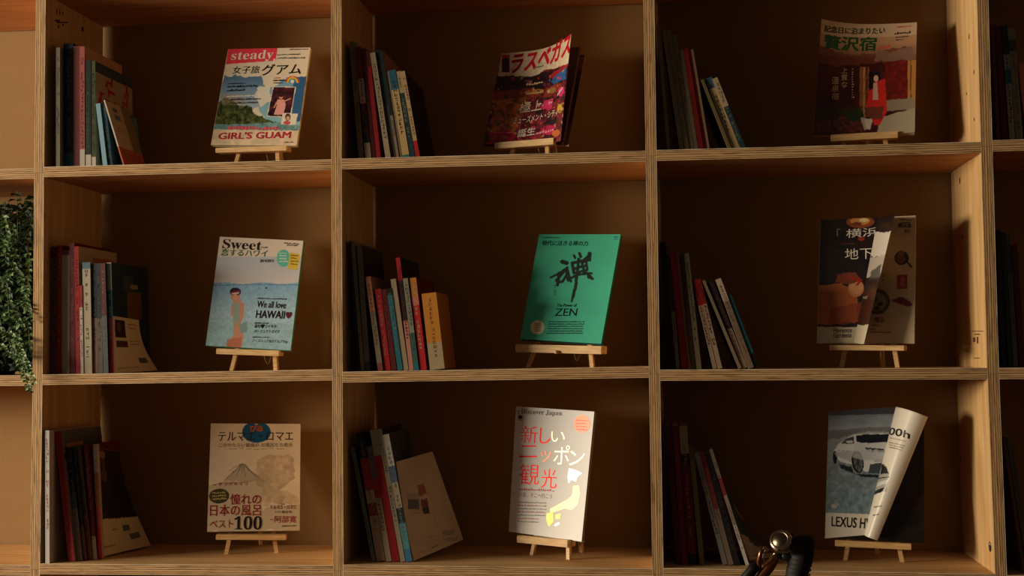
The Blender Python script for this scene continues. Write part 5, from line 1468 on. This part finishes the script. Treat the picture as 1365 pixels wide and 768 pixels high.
# brake lever and the twin tubes running down to the left
T_('brake_lever', [Q(1017.5, 727.5, YB - .01), Q(1014, 738, YB - .01), Q(1011.8, 748, YB - .01), Q(1012, 756, YB), Q(1014, 766, YB)], [.0028, .0034, .0036, .0034, .003], STEEL, 12)
T_('lever_blade', [Q(1019.5, 729, YB + .004), Q(1018, 740, YB + .004), Q(1015.5, 752, YB + .004)], [.0014, .002, .002], CHROME, 8)
T_('handlebar', [Q(1036, 735, YB + .002), Q(1033, 745), Q(1026, 756), Q(1016, 768), Q(1004, 785), Q(990, 815), Q(985, 860)], [.006, .0068, .0072, .0075, .008, .009, .009], STEEL, 16)
T_('brake_housing', [Q(1010, 752), Q(1003, 760), Q(995, 770), Q(985, 790), Q(980, 830)], [.0065, .0075, .008, .008, .008], BLACKM, 14)
# the rest of the bicycle below the frame
st = Q(985, 860); hx = st.x; hy = YB
hd = Vector((hx, hy, .72)); fx = Vector((hx - .06, hy, .60))
T_('stem', [st, hd], .012, STEEL)
T_('crossbar_grip', [Q(1058, 800), Vector((Q(1058, 800).x - .02, YB, Q(1058, 800).z - .05)), Vector((hx + .03, hy, .86)), Vector((hx, hy, .85))], [.0155, .013, .011, .011], BLACKM)
T_('head_tube', [hd, fx], .018, BLACKM)
for sy in (-.045, .045):
    T_('fork_blade', [fx, fx + Vector((-.02, sy, -.05)), Vector((hx - .16, hy + sy, .33))], [.012, .012, .008], BLACKM)
def wheel(cx):
    m = MB(); n = 64; pts = [Vector((cx + .31 * math.cos(2 * math.pi * i / n), hy, .33 + .31 * math.sin(2 * math.pi * i / n))) - bo for i in range(n + 1)]
    m.tube(pts, .0195, 12, cap=False); w = m.build('tyre', RUBBER, bike)
    m = MB(); pts = [Vector((cx + .285 * math.cos(2 * math.pi * i / n), hy, .33 + .285 * math.sin(2 * math.pi * i / n))) - bo for i in range(n + 1)]
    m.tube(pts, .009, 8, cap=False); m.build('rim', CHROME, bike)
    T_('hub', [Vector((cx, hy - .05, .33)), Vector((cx, hy + .05, .33))], .016, CHROME)
    for i in range(28):
        a = 2 * math.pi * i / 28; b_ = a + (.35 if i % 2 else -.35)
        T_('spoke', [Vector((cx + .016 * math.cos(b_), hy + (.03 if i % 4 < 2 else -.03), .33 + .016 * math.sin(b_))), Vector((cx + .28 * math.cos(a), hy, .33 + .28 * math.sin(a)))], .001, CHROME, 4)
wheel(hx - .16); wheel(hx + .86)
bb = Vector((hx + .46, hy, .29)); seat = Vector((hx + .60, hy, .78))
T_('top_tube', [hd + Vector((.0, 0, -.02)), seat - Vector((.02, 0, .08))], .014, BLACKM); T_('down_tube', [fx + Vector((.01, 0, .02)), bb], .016, BLACKM); T_('seat_tube', [bb, seat], .015, BLACKM)
for sy in (-.05, .05):
    T_('chain_stay', [bb + Vector((0, sy * .4, 0)), Vector((hx + .86, hy + sy, .33))], .008, BLACKM); T_('seat_stay', [seat - Vector((0, -sy * .3, .1)), Vector((hx + .86, hy + sy, .33))], .007, BLACKM)
m = MB(); bm = bmesh.new(); bmesh.ops.create_uvsphere(bm, u_segments=20, v_segments=12, radius=1)
for v in bm.verts: v.co = Vector((v.co.x * .13, v.co.y * (.035 + .04 * (v.co.x + 1) / 2), v.co.z * .03))
m.frombm(bm, smooth=True, mat=Matrix.Translation(seat + Vector((0, 0, .05)) - bo)); m.build('saddle', GRIP, bike)
T_('seat_post', [seat, seat + Vector((0, 0, .04))], .012, CHROME)
T_('crank_axle', [bb - Vector((0, .06, 0)), bb + Vector((0, .06, 0))], .018, STEEL)
for sy, sx in ((-.07, 1), (.07, -1)):
    T_('crank', [bb + Vector((0, sy, 0)), bb + Vector((sx * .15, sy, -.06))], .008, STEEL); T_('pedal', [bb + Vector((sx * .15, sy * 1.1, -.06)), bb + Vector((sx * .15, sy * 2, -.06))], .018, RUBBER)
